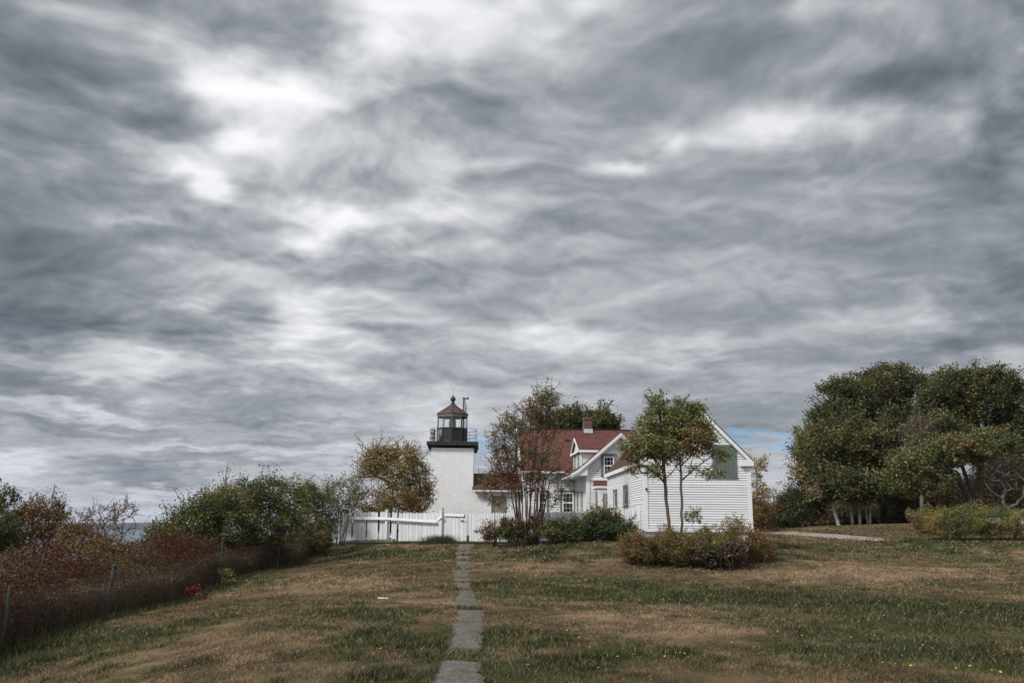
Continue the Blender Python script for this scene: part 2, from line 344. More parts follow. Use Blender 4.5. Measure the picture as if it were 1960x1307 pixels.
class MB:
    """small mesh builder with metre UVs"""
    def __init__(s): s.v = []; s.f = []; s.uv = []
    def face(s, pts, uv=None):
        i = len(s.v); s.v += [tuple(map(float, p)) for p in pts]; s.f.append(tuple(range(i, i+len(pts))))
        if uv is None:
            p = [np.array(q, float) for q in pts]; u = p[1]-p[0]; lu = np.linalg.norm(u)
            u = u/lu if lu > 1e-9 else np.array([1., 0, 0]); nrm = np.zeros(3)
            for a in range(1, len(p)-1): nrm = nrm+np.cross(p[a]-p[0], p[a+1]-p[0])
            ln = np.linalg.norm(nrm); nrm = nrm/ln if ln > 1e-12 else np.array([0, 0, 1.])
            w = np.cross(nrm, u)
            # anchor uv on absolute position so neighbouring faces agree
            if abs(nrm[2]) < 0.95:
                u = np.cross([0, 0, 1.], nrm); u /= np.linalg.norm(u); w = np.cross(nrm, u)
            uv = [(q@u, q@w) for q in p]
        s.uv += uv; return s
    def box(s, x0, x1, y0, y1, z0, z1):
        a = [(x0, y0, z0), (x1, y0, z0), (x1, y1, z0), (x0, y1, z0), (x0, y0, z1), (x1, y0, z1), (x1, y1, z1), (x0, y1, z1)]
        for f in ((0, 3, 2, 1), (4, 5, 6, 7), (0, 1, 5, 4), (1, 2, 6, 5), (2, 3, 7, 6), (3, 0, 4, 7)): s.face([a[i] for i in f])
        return s
    def obox(s, c, ax, ay, az):
        c, ax, ay, az = [np.array(q, float) for q in (c, ax, ay, az)]
        a = [c-ax-ay-az, c+ax-ay-az, c+ax+ay-az, c-ax+ay-az, c-ax-ay+az, c+ax-ay+az, c+ax+ay+az, c-ax+ay+az]
        for f in ((0, 3, 2, 1), (4, 5, 6, 7), (0, 1, 5, 4), (1, 2, 6, 5), (2, 3, 7, 6), (3, 0, 4, 7)): s.face([a[i] for i in f])
        return s
    def beam(s, p, q, w, h, up=(0, 0, 1)):
        p, q = np.array(p, float), np.array(q, float); d = q-p; L = np.linalg.norm(d); d /= L
        sd = np.cross(d, up); sd /= np.linalg.norm(sd); u = np.cross(sd, d)
        return s.obox((p+q)/2, d*L/2, sd*w/2, u*h/2)
    def prism(s, poly, vec):
        """poly: 3D loop, extruded by vec"""
        poly = [np.array(p, float) for p in poly]; v = np.array(vec, float); n = len(poly)
        s.face(poly[::-1]); s.face([p+v for p in poly])
        for i in range(n):
            j = (i+1) % n; s.face([poly[i], poly[j], poly[j]+v, poly[i]+v])
        return s
    def tube(s, p, q, r0, r1=None, n=8, cap=True):
        r1 = r0 if r1 is None else r1
        p, q = np.array(p, float), np.array(q, float); d = q-p; d /= np.linalg.norm(d)
        a = np.cross(d, [0, 0, 1.] if abs(d[2]) < .9 else [1., 0, 0]); a /= np.linalg.norm(a); b = np.cross(d, a)
        A = [p+r0*(math.cos(t)*a+math.sin(t)*b) for t in np.linspace(0, 2*math.pi, n, endpoint=False)]
        B = [q+r1*(math.cos(t)*a+math.sin(t)*b) for t in np.linspace(0, 2*math.pi, n, endpoint=False)]
        for i in range(n): j = (i+1) % n; s.face([A[i], B[i], B[j], A[j]])
        if cap:
            s.face(A); s.face(B[::-1])
        return s
    def lathe(s, c, prof, n=16, a0=0.0):
        """prof: (radius, z) list"""
        cx, cy = c[0], c[1]; z0 = c[2]
        R = [[(cx+r*math.cos(a0+t), cy+r*math.sin(a0+t), z0+z) for t in np.linspace(0, 2*math.pi, n, endpoint=False)] for r, z in prof]
        for k in range(len(prof)-1):
            for i in range(n):
                j = (i+1) % n; s.face([R[k][i], R[k][j], R[k+1][j], R[k+1][i]])
        return s
    def ring(s, c, R, r, n=40, m=6):
        for i in range(n):
            a, b = 2*math.pi*i/n, 2*math.pi*(i+1)/n
            s.tube((c[0]+R*math.cos(a), c[1]+R*math.sin(a), c[2]), (c[0]+R*math.cos(b), c[1]+R*math.sin(b), c[2]), r, n=m, cap=False)
        return s
    def split(s, name, material, parent=None):
        par = {}; find = lambda a: a if par.setdefault(a, a) == a else find(par[a])
        key = [tuple(round(c, 3) for c in v) for v in s.v]
        for f in s.f:
            r = find(key[f[0]])
            for i in f[1:]: par[find(key[i])] = r
        grp = {}; k = 0; offs = []
        for f in s.f: offs.append(k); k += len(f)
        for f, o in zip(s.f, offs): grp.setdefault(find(key[f[0]]), []).append((f, o))
        out = []
        for fs in grp.values():
            m = MB()
            for f, o in fs: m.face([s.v[i] for i in f], s.uv[o:o+len(f)])
            out.append(m.build(name, material, parent))
        return out
    def build(s, name, material, parent=None, smooth=False):
        me = bpy.data.meshes.new(name); me.from_pydata(s.v, [], s.f)
        uvl = me.uv_layers.new(name='UVMap'); uvl.data.foreach_set('uv', np.array(s.uv, np.float32).ravel())
        me.materials.append(M[material]); 
        if smooth:
            me.polygons.foreach_set('use_smooth', np.ones(len(me.polygons), bool))
            import bmesh
            bm = bmesh.new(); bm.from_mesh(me); bmesh.ops.remove_doubles(bm, verts=bm.verts, dist=1e-5); bm.to_mesh(me); bm.free()
        me.update(); o = bpy.data.objects.new(name, me); COL.objects.link(o)
        if parent: o.parent = parent
        return o

def clip_z(poly, za, zb):
    """clip a polygon given as (u, z) to za<=z<=zb"""
    for lim, sgn in ((za, 1), (zb, -1)):
        out = []
        for i in range(len(poly)):
            a, b = poly[i], poly[(i+1) % len(poly)]; ia, ib = sgn*(a[1]-lim) >= 0, sgn*(b[1]-lim) >= 0
            if ia: out.append(a)
            if ia != ib:
                t = (lim-a[1])/(b[1]-a[1]); out.append((a[0]+t*(b[0]-a[0]), lim))
        poly = out
        if len(poly) < 3: return []
    return poly
def siding(mb, poly, o, udir, nrm, expo=0.1, lip=0.024, rng=None):
    """clapboards over a polygon (u,z): each course leans out at its foot"""
    o, u, n = np.array(o, float), np.array(udir, float), np.array(nrm, float)
    z0 = min(p[1] for p in poly); z1 = max(p[1] for p in poly); z = z0
    r = rng or np.random.RandomState(3)
    while z < z1-1e-4:
        zt = min(z+expo, z1); c = clip_z(poly, z, zt)
        if c:
            li = lip*(0.8+0.4*r.rand())
            f = lambda p: o+u*p[0]+np.array([0, 0, p[1]])+n*(li+(0.004-li)*(p[1]-z)/expo)
            mb.face([f(p) for p in c], [(p[0], (p[1]-z)/expo+.001) for p in c])
            us = [p[0] for p in c if abs(p[1]-z) < 1e-6]
            if len(us) > 1:
                a, b = min(us), max(us); b0 = o+np.array([0, 0, z])
                mb.face([b0+u*a, b0+u*b, b0+u*b+n*li, b0+u*a+n*li], [(a, .01), (b, .01), (b, .02), (a, .02)])
        z = zt
class Frame:
    def __init__(s, px, Y, z0, rot):
        d = ray(px, 1000); p = EYE+d*(Y/d[1]); s.o = np.array([p[0], p[1], z0]); s.rot = rot
        s.x = np.array([math.cos(rot), math.sin(rot), 0]); s.y = np.array([-math.sin(rot), math.cos(rot), 0])
    def at_y(s, px, py, yl):
        d = ray(px, py); t = (yl-(EYE-s.o)@s.y)/(d@s.y); p = EYE+d*t-s.o; return p@s.x, p[2]
    def at_x(s, px, py, xl):
        d = ray(px, py); t = (xl-(EYE-s.o)@s.x)/(d@s.x); p = EYE+d*t-s.o; return p@s.y, p[2]
    def empty(s, name, **kw): return empty(name, tuple(s.o), s.rot, **kw)
def window(parent, c, u, n, w, h, cols, rows, casing='green_trim', sash='white_trim', proud=0.045, cw=0.11, glassm='window_glass', sw=0.05, mid=True, name='window'):
    """c: centre on the wall, u: horizontal unit, n: outward unit"""
    c, u, n = [np.array(q, float) for q in (c, u, n)]; zv = np.array([0, 0, 1.])
    m = MB()
    for sx in (-1, 1): m.obox(c+u*sx*(w/2+cw/2)+n*proud/2, u*cw/2, n*proud/2, zv*(h/2+0.001))
    m.obox(c+zv*(h/2+cw/2)+n*proud/2, u*(w/2+cw+.02), n*(proud/2+.01), zv*cw/2)
    m.obox(c-zv*(h/2+.03)+n*.05, u*(w/2+cw+.03), n*.05, zv*.03)
    win = m.build(name, casing, parent)
    s = MB(); p2 = 0.036
    for sx in (-1, 1): s.obox(c+u*sx*(w/2-sw/2)+n*p2/2, u*sw/2, n*p2/2, zv*(h/2-.002))
    for sz in ((-1, 1) if not mid else (-1, 0, 1)): s.obox(c+zv*sz*(h/2-sw/2)+n*(p2/2-.002), u*(w/2-sw), n*(p2/2-.004), zv*sw/2)
    for i in range(1, cols): s.obox(c+u*(-w/2+w*i/cols)+n*.014, u*.007, n*.014, zv*(h/2-sw))
    for j in range(1, rows):
        if mid and j*2 == rows: continue
        s.obox(c+zv*(-h/2+h*j/rows)+n*.0125, u*(w/2-sw), n*.0125, zv*.007)
    s.build('sash', sash, win)
    g = MB(); g.face([c-u*(w/2-.003)-zv*(h/2-.003)+n*.026-n*.012, c+u*(w/2-.003)-zv*(h/2-.003)+n*.014, c+u*(w/2-.003)+zv*(h/2-.003)+n*.014, c-u*(w/2-.003)+zv*(h/2-.003)+n*.014])
    g.build('pane', glassm, win)
    return win

# ------------------------------------------------------------------ numpy noise
_rs = np.random.RandomState(11); _tab = _rs.rand(256, 256)
def vnoise(x, y):
    xi = np.floor(x).astype(int); yi = np.floor(y).astype(int); fx = x-xi; fy = y-yi
    fx = fx*fx*(3-2*fx); fy = fy*fy*(3-2*fy); g = lambda a, b: _tab[a & 255, b & 255]
    return (g(xi, yi)*(1-fx)+g(xi+1, yi)*fx)*(1-fy)+(g(xi, yi+1)*(1-fx)+g(xi+1, yi+1)*fx)*fy
def fbm(x, y, oct=5, rough=0.55):
    t = 0; a = 1; s = 0; c, q = math.cos(.6), math.sin(.6)
    for i in range(oct):
        t = t+a*vnoise(x+17.3*i, y+9.1*i); s += a; a *= rough; x, y = (c*x-q*y)*2.03, (q*x+c*y)*2.03
    return t/s
def sstep(a, b, x): t = np.clip((x-a)/(b-a), 0, 1); return t*t*(3-2*t)

# ------------------------------------------------------------------ ground
G_PIX = [(0, 1255, 17), (0, 1307, 14.6), (205, 1185, 22), (325, 1158, 26), (420, 1118, 31), (530, 1092, 37), (600, 1070, 42),
 (652, 1040, 47), (760, 1038, 45.4), (880, 1038, 43.7), (1000, 1038, 42.2), (1100, 1034, 39), (1210, 1030, 39), (1180, 1046, 35.5), (1000, 1050, 38), (1190, 1084, 31), (1330, 1087, 31), (1480, 1077, 31.5), (700, 1076, 33),
 (880, 1072, 34), (560, 1130, 27), (1500, 1100, 30), (1900, 1108, 30), (1550, 1060, 38), (1900, 1040, 41), (1780, 1033, 44), (1990, 1034, 44), (1600, 1030, 48), (1520, 1023, 52), (1700, 1004, 60), (1620, 1006, 61), (1550, 1011, 60), (1480, 1018, 58), (1850, 1003, 60)]
cp = [P(*q) for q in G_PIX]
cp += [np.array(q, float) for q in [(-5, 6, -.25), (0, 0, 0), (-5, 0, -.2), (8, 0, 0), (0, 10, 0), (0, 16, 0), (0, 23, .02), (8, 10, 0), (8, 18, 0), (8, 25, .05), (16, 16, 0), (17, 25, .05), (26, 20, 0), (30, 5, 0), (-9, 10, -1.1), (-10, 2, -1.0), (-5, 16, -.22), (-6, 22, -.2),
  (-15, 15, -2.2), (-15, 25, -1.7), (-15, 35, -1.3), (-15, 45, -.6), (0, 62, .85), (-6, 62, .8), (-11, 58, .5), (5, 60, 1.0), (10, 52, 1.25), (7, 44, 1.25), (16, 44, 1.15), (25, 75, 1.9), (45, 60, 2.2), (50, 40, 1.6), (45, 20, .4), (40, 90, 1.9), (0, 80, .6), (-12, 75, 0)]]
cp = np.array(cp)
def _tps_fit(p, lam=0.6):
    n = len(p); d = np.hypot(p[:, None, 0]-p[None, :, 0], p[:, None, 1]-p[None, :, 1]); K = np.where(d > 0, d*d*np.log(d+1e-9), 0)+lam*np.eye(n)
    Q = np.c_[np.ones(n), p[:, :2]]; A = np.zeros((n+3, n+3)); A[:n, :n] = K; A[:n, n:] = Q; A[n:, :n] = Q.T
    return np.linalg.solve(A, np.r_[p[:, 2], 0, 0, 0])
_w = _tps_fit(cp)
def gz(x, y):
    x = np.asarray(x, float); y = np.asarray(y, float); sh = np.broadcast(x, y).shape
    X = np.clip(np.broadcast_to(x, sh).ravel(), -18, 55); Y = np.clip(np.broadcast_to(y, sh).ravel(), -2, 92)
    out = np.empty(len(X))
    for i in range(0, len(X), 60000):
        d = np.hypot(X[i:i+60000, None]-cp[None, :, 0], Y[i:i+60000, None]-cp[None, :, 1])
        out[i:i+60000] = (np.where(d > 0, d*d*np.log(d+1e-9), 0)@_w[:-3])+_w[-3]+_w[-2]*X[i:i+60000]+_w[-1]*Y[i:i+60000]
    out = out.reshape(sh)
    out = np.clip(out, -4, 3)
    edge = sstep(15, 42, -x)+sstep(72, 105, y)*sstep(18, 2, x)
    return out-np.clip(edge, 0, 1)*26
def gz1(x, y): return float(gz(np.array([x]), np.array([y]))[0])
def ground_hit(px, py):
    d = ray(px, py); ys = np.linspace(5, 80, 3000); t = ys/d[1]; p = EYE+d[None]*t[:, None]
    h = p[:, 2]-gz(p[:, 0], p[:, 1]); i = np.argmax(h < 0); return p[i]
GREENS = [(1650, 1050, 2.0), (1850, 1045, 3), (1250, 1115, 2.2), (1300, 1140, 2), (1750, 1160, 3), (1880, 1180, 3), (1000, 1280, 1.3), (1120, 1260, 1.2), (1060, 1210, .9), (640, 1175, 1.2), (80, 1220, 2.5), (60, 1260, 2), (450, 1120, 1.4), (1420, 1150, 1.6), (1600, 1200, 1.6), (700, 1060, 2), (1090, 1055, 3), (930, 1120, 1), (1750, 1260, 1.5), (900, 1230, .6), (1890, 1270, 1.2), (750, 1220, .9)]
TANS = [(1700, 1092, 3.0), (1850, 1100, 3.0), (1560, 1095, 2), (1450, 1115, 1.5), (600, 1130, 2.2), (700, 1110, 2.5), (450, 1220, 2.0), (560, 1280, 1.5), (800, 1160, 1.2), (300, 1250, 1.5), (1050, 1085, 2.5), (1150, 1190, 1.5), (1300, 1210, 1.2), (760, 1280, .8), (500, 1170, 1.6), (950, 1180, .8)]
_gr = [(ground_hit(a, b), r) for a, b, r in GREENS]; _tn = [(ground_hit(a, b), r) for a, b, r in TANS]
C_TAN = np.array([.215, .155, .098]); C_BRN = np.array([.118, .086, .050]); C_GRN = np.array([.067, .073, .029]); C_DGR = np.array([.040, .048, .020])
def lawn_color(x, y):
    wx = x+1.6*(fbm(x*.5, y*.5, 3)-.5)*2; wy = y+1.6*(fbm(x*.5+40, y*.5+7, 3)-.5)*2
    g = (fbm(x*.42+3, y*.30+8, 5, .62)-.5)*2.6; t = (fbm(x*.35+60, y*.24+31, 5, .62)-.5)*3.2
    for p, r in _gr: g = g+.85*np.exp(-((wx-p[0])**2/(r*1.5)**2+(wy-p[1])**2/(r*.95)**2))
    for p, r in _tn:
        e = np.exp(-((wx-p[0])**2/(r*1.6)**2+(wy-p[1])**2/(r*.8)**2)); t = t+.75*e; g = g-.35*e
    fine = (fbm(x*2.6+5, y*2.0+2, 4, .7)-.5)*1.5
    gm = sstep(-.45, 1.0, g+fine*1.5)[..., None]; tm = sstep(-.1, .95, t-fine*1.1)[..., None]
    c = C_BRN*(1-tm)+C_TAN*tm; d = sstep(.4, 1.3, g+fine)[..., None]
    c = c*(1-gm)+(C_GRN*(1-d)+C_DGR*d)*gm
    dk = sstep(.15, -.35, (fbm(x*1.3+90, y*1.1+12, 4, .6)-.5)*2)[..., None]
    far = np.clip(fbm(x*.1+9, y*.1, 2), 0, 1)[..., None]
    v = fbm(x*4.1+11, y*3.1+70, 3, .7)[..., None]; return c*(.70+.40*(1-dk))*(.85+.3*far)*(.55+.9*v)
def axis(core, lo, hi, step, grow=1.25):
    a = list(np.arange(core[0], core[1]+step/2, step)); s = step
    while a[-1] < hi: s *= grow; a.append(a[-1]+s)
    s = step; b = [a[0]]
    while b[-1] > lo: s *= grow; b.append(b[-1]-s)
    return np.array(b[:0:-1]+a)
gx = axis((-14, 30), -400, 2500, .22); gy = axis((7, 48), -300, 2500, .22)
GX, GY = np.meshgrid(gx, gy); GZ = gz(GX, GY)+(fbm(GX*1.1, GY*1.1, 4)-.5)*.10
GC = lawn_color(GX, GY)
# soil and leaf litter where vegetation stands, plus painted contact shade under shrubs
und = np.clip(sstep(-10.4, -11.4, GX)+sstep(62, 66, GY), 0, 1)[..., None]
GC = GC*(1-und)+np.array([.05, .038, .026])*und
for (lx, ly, Yd, rx, ry) in [(1335, 1062, 31.6, 3.3, 1.3), (1130, 1030, 38.4, 3.2, .9), (1010, 1034, 39.6, 2.4, .8), (1880, 1028, 44, 3.8, 1.5)]:  # litter-brown ovals that paint contact darkening under shrubs into the ground colour
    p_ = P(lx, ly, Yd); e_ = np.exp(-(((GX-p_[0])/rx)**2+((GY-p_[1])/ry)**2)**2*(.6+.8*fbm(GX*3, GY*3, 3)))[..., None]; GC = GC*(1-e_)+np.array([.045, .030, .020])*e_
nx, ny = len(gx), len(gy); idx = np.arange(nx*ny).reshape(ny, nx)
q = np.stack([idx[:-1, :-1], idx[:-1, 1:], idx[1:, 1:], idx[1:, :-1]], -1).reshape(-1, 4)
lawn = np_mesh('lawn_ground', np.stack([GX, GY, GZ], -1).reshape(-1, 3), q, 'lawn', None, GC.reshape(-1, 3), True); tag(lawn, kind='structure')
# sea and far shore
sea = MB(); sea.face([(-9000, -3000, -22), (9000, -3000, -22), (9000, 9000, -22), (-9000, 9000, -22)])
tag(sea.build('sea', 'sea_water'), kind='structure')
def far_shore():
    V = []; Fq = []; rs = np.random.RandomState(5); n = 160
    xs = np.linspace(-4200, 1500, n); prof = fbm(xs*.0016+2, xs*0+1.5, 4)
    for i, x in enumerate(xs):
        h = 12+34*prof[i]+3*rs.rand()+6*sstep(-2300, -3300, x); Y = 4500+200*math.sin(x*.0011)
        V += [(x, Y, -23), (x, Y+30, -22+h*.55), (x, Y+260, -22+h), (x, Y+900, -22+h*.7)]
    for i in range(n-1):
        for k in range(3): a = i*4+k; Fq.append((a, a+4, a+5, a+1))
    tag(np_mesh('far_shore_hills', V, Fq, 'far_woods', None, None, True), kind='structure')
far_shore()

# ------------------------------------------------------------------ stepping stones, gravel, grass
STONES = [((843, 922, 929, 820), 1266, 1322, 'widest grey slab of the garden path, cut by the bottom edge of the photo'),
 ((866, 928, 921, 857), 1192, 1247, 'long ragged pebbly slab, second from the bottom of the photo'),
 ((874, 929, 922, 880), 1169, 1190, 'cracked wide slab third from the bottom of the photo'),
 ((880, 906, 917, 867), 1131, 1163, 'long tapering slab, fourth from the bottom of the photo'),
 ((867, 903, 901, 871), 1115.5, 1125.5, 'short slab fifth from the bottom, just beyond the long tapering one'),
 ((869, 901, 899, 868), 1107, 1112.5, 'thin sliver slab sixth from the bottom of the photo'),
 ((865, 902, 899, 868), 1091, 1104.5, 'squarish slab seventh from the bottom, just before the smallest fragment'),
 ((883, 899, 898, 884), 1086.4, 1088.6, 'smallest stone fragment in the middle of the garden path'),
 ((869, 901, 901, 876), 1074, 1081.5, 'slab just beyond the smallest fragment, on the rising part of the path'),
 ((871, 901, 902, 873), 1063.5, 1070.5, 'step slab third from the gate end of the path'),
 ((873, 902, 901, 874), 1057.2, 1060.8, 'thin step slab second from the gate end of the path'),
 ((880, 908, 904, 876), 1041.5, 1055.5, 'far slab of the path nearest the picket gate')]
stone_poly = []
def ipoly(pts, px):  # even-odd
    x, y = px; ins = np.zeros(len(x), bool)
    for i in range(len(pts)):
        a, b = pts[i], pts[(i+1) % len(pts)]
        if a[1] == b[1]: continue
        c = ((a[1] > y) != (b[1] > y)) & (x < (b[0]-a[0])*(y-a[1])/(b[1]-a[1])+a[0]); ins ^= c
    return ins
rs = np.random.RandomState(8)
for (xs_, yt, yb, lab) in STONES:
    cs = [ground_hit(xs_[3], yb), ground_hit(xs_[2], yb), ground_hit(xs_[1], yt), ground_hit(xs_[0], yt)]
    loop = []
    for i in range(4):
        a, b = cs[i], cs[(i+1) % 4]; n = max(3, int(np.linalg.norm(b-a)/.09))
        for k in range(n):
            t = k/n; p = a+(b-a)*t; loop.append(p)
    cen = np.mean(loop, 0); out = []
    for i, p in enumerate(loop):
        ang = math.atan2(p[1]-cen[1], p[0]-cen[0]); j = (fbm(np.array([p[0]*6]), np.array([p[1]*6]), 4, .65)[0]-.5)*.26
        v = p-cen; v = v*(1+j/max(.15, np.linalg.norm(v[:2]))); out.append(cen+v)
    stone_poly.append([(p[0], p[1]) for p in out])
    top = [(p[0], p[1], gz1(p[0], p[1])+.012+.006*rs.rand()) for p in out]; o = np.array([cen[0], cen[1], gz1(cen[0], cen[1])])
    m = MB(); ctr = (cen[0]-o[0], cen[1]-o[1], .05); loc = [np.array(p)-o for p in top]
    ins = [(l*.88+np.array([0, 0, .008])) for l in loc]
    for i in range(len(loc)):
        j = (i+1) % len(loc); m.face([ins[i], ins[j], ctr][::1]); m.face([loc[i], loc[j], ins[j], ins[i]]); m.face([loc[i]-np.array([0, 0, .12]), loc[j]-np.array([0, 0, .12]), loc[j], loc[i]])
    s = m.build('stepping_stone', 'path_slab'); s.location = o; tag(s, lab, 'stepping stone', 'stepping stones leading to the gate')

def gravel():
    line = [(1492, 1019.5), (1530, 1021.5), (1570, 1024), (1610, 1027.5), (1650, 1031.5), (1690, 1035.2)]
    c = [ground_hit(*p) for p in line]; V = []; Fq = []
    for i, p in enumerate(c):
        d = c[min(i+1, len(c)-1)]-c[max(i-1, 0)]; d = d/np.linalg.norm(d); n = np.array([-d[1], d[0]]); w = 1.15 if i < 4 else (1.0, .45)[i-4]
        for s in (-1, -.5, 0, .5, 1):
            x, y = p[0]+n[0]*w*s, p[1]+n[1]*w*s; V.append((x, y, gz1(x, y)+.045-.03*abs(s)))
    for i in range(len(c)-1):
        for k in range(4): a = i*5+k; Fq.append((a, a+1, a+6, a+5))
    tag(np_mesh('gravel_path', V, Fq, 'gravel', None, None, True), kind='structure')
gravel()

def grass():
    rs = np.random.RandomState(21); VV, CC = [], []
    inner = [[(sum(q[0] for q in sp)/len(sp)*.13+p[0]*.87, sum(q[1] for q in sp)/len(sp)*.13+p[1]*.87) for p in sp] for sp in stone_poly]
    for (y0, y1, dens, h0, h1, w) in ((8.0, 12, 2600, .03, .075, .006), (12, 17, 1500, .03, .08, .008), (17, 25, 620, .035, .085, .012), (25, 36, 260, .04, .09, .02), (36, 62, 75, .05, .11, .035)):
        hw = .64; area = (y1-y0)*(y0+y1)*hw; n = int(area*dens)
        y = np.sqrt(rs.uniform(y0**2, y1**2, n)); x = rs.uniform(-1, 1, n)*y*hw
        keep = (x > -10.8)
        lump = fbm(x*1.7, y*1.7, 3); keep &= rs.rand(n) < .25+1.1*lump
        x, y = x[keep], y[keep]
        ok = np.ones(len(x), bool)
        for sp in inner:
            sx = [p[0] for p in sp]; sy = [p[1] for p in sp]; near = (x > min(sx)) & (x < max(sx)) & (y > min(sy)) & (y < max(sy)); ii = np.where(near)[0]
            if len(ii): ok[ii] &= ~ipoly(sp, (x[ii], y[ii]))
        x, y = x[ok], y[ok]; n = len(x); z = gz(x, y)
        col = lawn_color(x, y); green = col[:, 1] > col[:, 0]*.95
        h = rs.uniform(h0, h1, n)*np.where(green, 1.15, .7)*(.6+.8*fbm(x*2.3+4, y*2.3, 3)); a = rs.uniform(0, 2*math.pi, n); la = rs.uniform(0, 2*math.pi, n); le = h*rs.uniform(.3, 1.5, n)
        b = np.stack([x, y, z-.005], -1); sd = np.stack([np.cos(a), np.sin(a), 0*a], -1)*w*rs.uniform(.6, 1.4, n)[:, None]
        tip = b+np.stack([np.cos(la)*le, np.sin(la)*le, h], -1)
        VV.append(np.stack([b-sd, b+sd, tip], 1).reshape(-1, 3))
        v = rs.uniform(.6, 1.55, n)[:, None]; straw = (rs.rand(n) < .16)[:, None]
        c = np.where(straw, np.array([.26, .20, .12])*(.5+.7*rs.rand(n)[:, None]), col*v*1.12)
        CC.append(np.repeat(c, 3, 0))
    V = np.concatenate(VV); C = np.concatenate(CC)
    tag(np_mesh('lawn_grass', V, np.arange(len(V)).reshape(-1, 3), 'blade', None, C), 'short patchy grass, brown and green, covering the lawn', 'grass', None, 'stuff')
grass()

# ------------------------------------------------------------------ trees
def tubes_mesh(p0, p1, r0, r1, n=5):
    d = p1-p0; L = np.linalg.norm(d, axis=1)[:, None]; d = d/np.maximum(L, 1e-6)
    ref = np.where(np.abs(d[:, 2:3]) < .9, np.array([[0, 0, 1.]]), np.array([[1., 0, 0]]))
    a = np.cross(d, ref); a /= np.linalg.norm(a, axis=1)[:, None]; b = np.cross(d, a)
    t = np.linspace(0, 2*math.pi, n, endpoint=False)
    ring = a[:, None]*np.cos(t)[None, :, None]+b[:, None]*np.sin(t)[None, :, None]
    A = p0[:, None]+ring*r0[:, None, None]; B = p1[:, None]+ring*r1[:, None, None]
    V = np.concatenate([A, B], 1).reshape(-1, 3); base = np.arange(len(p0))[:, None]*2*n
    i = np.arange(n); j = (i+1) % n
    Fc = np.stack([base+i, base+n+i, base+n+j, base+j], -1).reshape(-1, 4)
    return V, Fc
def leaf_mesh(c, size, pal, rs, aspect=.55, flat=.5, droop=0.0):
    n = len(c); nrm = rs.normal(size=(n, 3)); nrm[:, 2] = np.abs(nrm[:, 2])+flat; nrm /= np.linalg.norm(nrm, axis=1)[:, None]
    u = rs.normal(size=(n, 3)); u[:, 2] -= droop; u -= nrm*(u*nrm).sum(1)[:, None]; u /= np.linalg.norm(u, axis=1)[:, None]; v = np.cross(nrm, u)
    s = size*rs.uniform(.6, 1.35, n)[:, None]; a = c-u*s*.5; b = c+u*s*.5; m1 = c+v*s*aspect*.5-u*s*.05; m2 = c-v*s*aspect*.5-u*s*.05
    V = np.stack([a, m1, b, m2], 1).reshape(-1, 3)
    return V, np.arange(4*n).reshape(-1, 4)
def palette(pal, c, rs, var=.35, patch=1.0):
    """pal: list of (weight, colour); patches of colour plus leaf-to-leaf variation"""
    w = np.array([q[0] for q in pal], float); w = w/w.sum(); cs = np.array([q[1] for q in pal])*np.array([1.68, 1.60, 1.36])
    u = fbm(c[:, 0]*.9/patch+c[:, 2]*.4/patch, c[:, 1]*.9/patch+c[:, 2]*.8/patch+13, 3); u = (np.argsort(np.argsort(u))+.5)/len(u)
    u = np.clip(u+rs.normal(size=len(u))*.22, 0, .9999); k = np.searchsorted(np.cumsum(w), u); k = np.minimum(k, len(pal)-1)
    return cs[k]*np.exp(rs.normal(size=len(u))*var*.7)[:, None]
def ell(px, py, Y, rx, ry, depth=None, n=30):
    p = P(px, py, Y); m = mpp(Y); return (p, np.array([rx*m, depth if depth else (rx+ry)*.5*m, ry*m]), n)
def skeleton(trunks, tips, rs, upbias=.5, step=.4, wig=.06, limbs=()):
    nodes = []; par = []
    for tr in trunks:
        tr = [np.array(p, float) for p in tr]; prev = -1
        for i in range(len(tr)-1):
            n = max(1, int(np.linalg.norm(tr[i+1]-tr[i])/step))
            for k in range(n if i < len(tr)-2 else n+1):
                t = k/n; nodes.append(tr[i]*(1-t)+tr[i+1]*t+rs.normal(size=3)*wig*.25); par.append(prev); prev = len(nodes)-1
    ntr = len(nodes)
    for tr in limbs:
        tr = [np.array(p, float) for p in tr]; prev = int(np.argmin(np.linalg.norm(np.array(nodes[:ntr])-tr[0], axis=1)))
        for i in range(len(tr)-1):
            n = max(1, int(np.linalg.norm(tr[i+1]-tr[i])/step))
            for k in range(1, n+1): nodes.append(tr[i]+(tr[i+1]-tr[i])*k/n+rs.normal(size=3)*wig*.25); par.append(prev); prev = len(nodes)-1
    nall = len(nodes); N = np.array(nodes); d0 = np.array([np.min(np.linalg.norm(N-t, axis=1)) for t in tips]); order = np.argsort(d0)
    cap = 60000; buf = np.zeros((cap, 3)); buf[:nall] = N; cnt = nall; attach = np.zeros(cap, bool); attach[:ntr] = True
    zmin = min(t[0][2] for t in trunks)
    lowcut = zmin+.12*(max(t[2] for t in tips)-zmin)
    tipidx = []
    for oi in order:
        t = tips[oi]; B = buf[:cnt]; d = B-t; L = np.linalg.norm(d, axis=1)
        cost = L+upbias*np.maximum(0, B[:, 2]-t[2]+.35*np.hypot(d[:, 0], d[:, 1]))+np.where(B[:, 2] < lowcut, 3, 0)*(t[2] > lowcut)
        i = int(np.argmin(cost)); a = buf[i].copy(); L = np.linalg.norm(t-a); n = max(1, int(L/step)+1)
        ctl = (a+t)/2+np.array([0, 0, .12*L])+rs.normal(size=3)*L*.07; prev = i
        for k in range(1, n+1):
            s = k/n; p = (1-s)**2*a+2*s*(1-s)*ctl+s*s*t+(rs.normal(size=3)*wig if k < n else 0)
            buf[cnt] = p; par.append(prev); prev = cnt; cnt += 1
        tipidx.append(prev)
    return buf[:cnt], np.array(par), tipidx, ntr
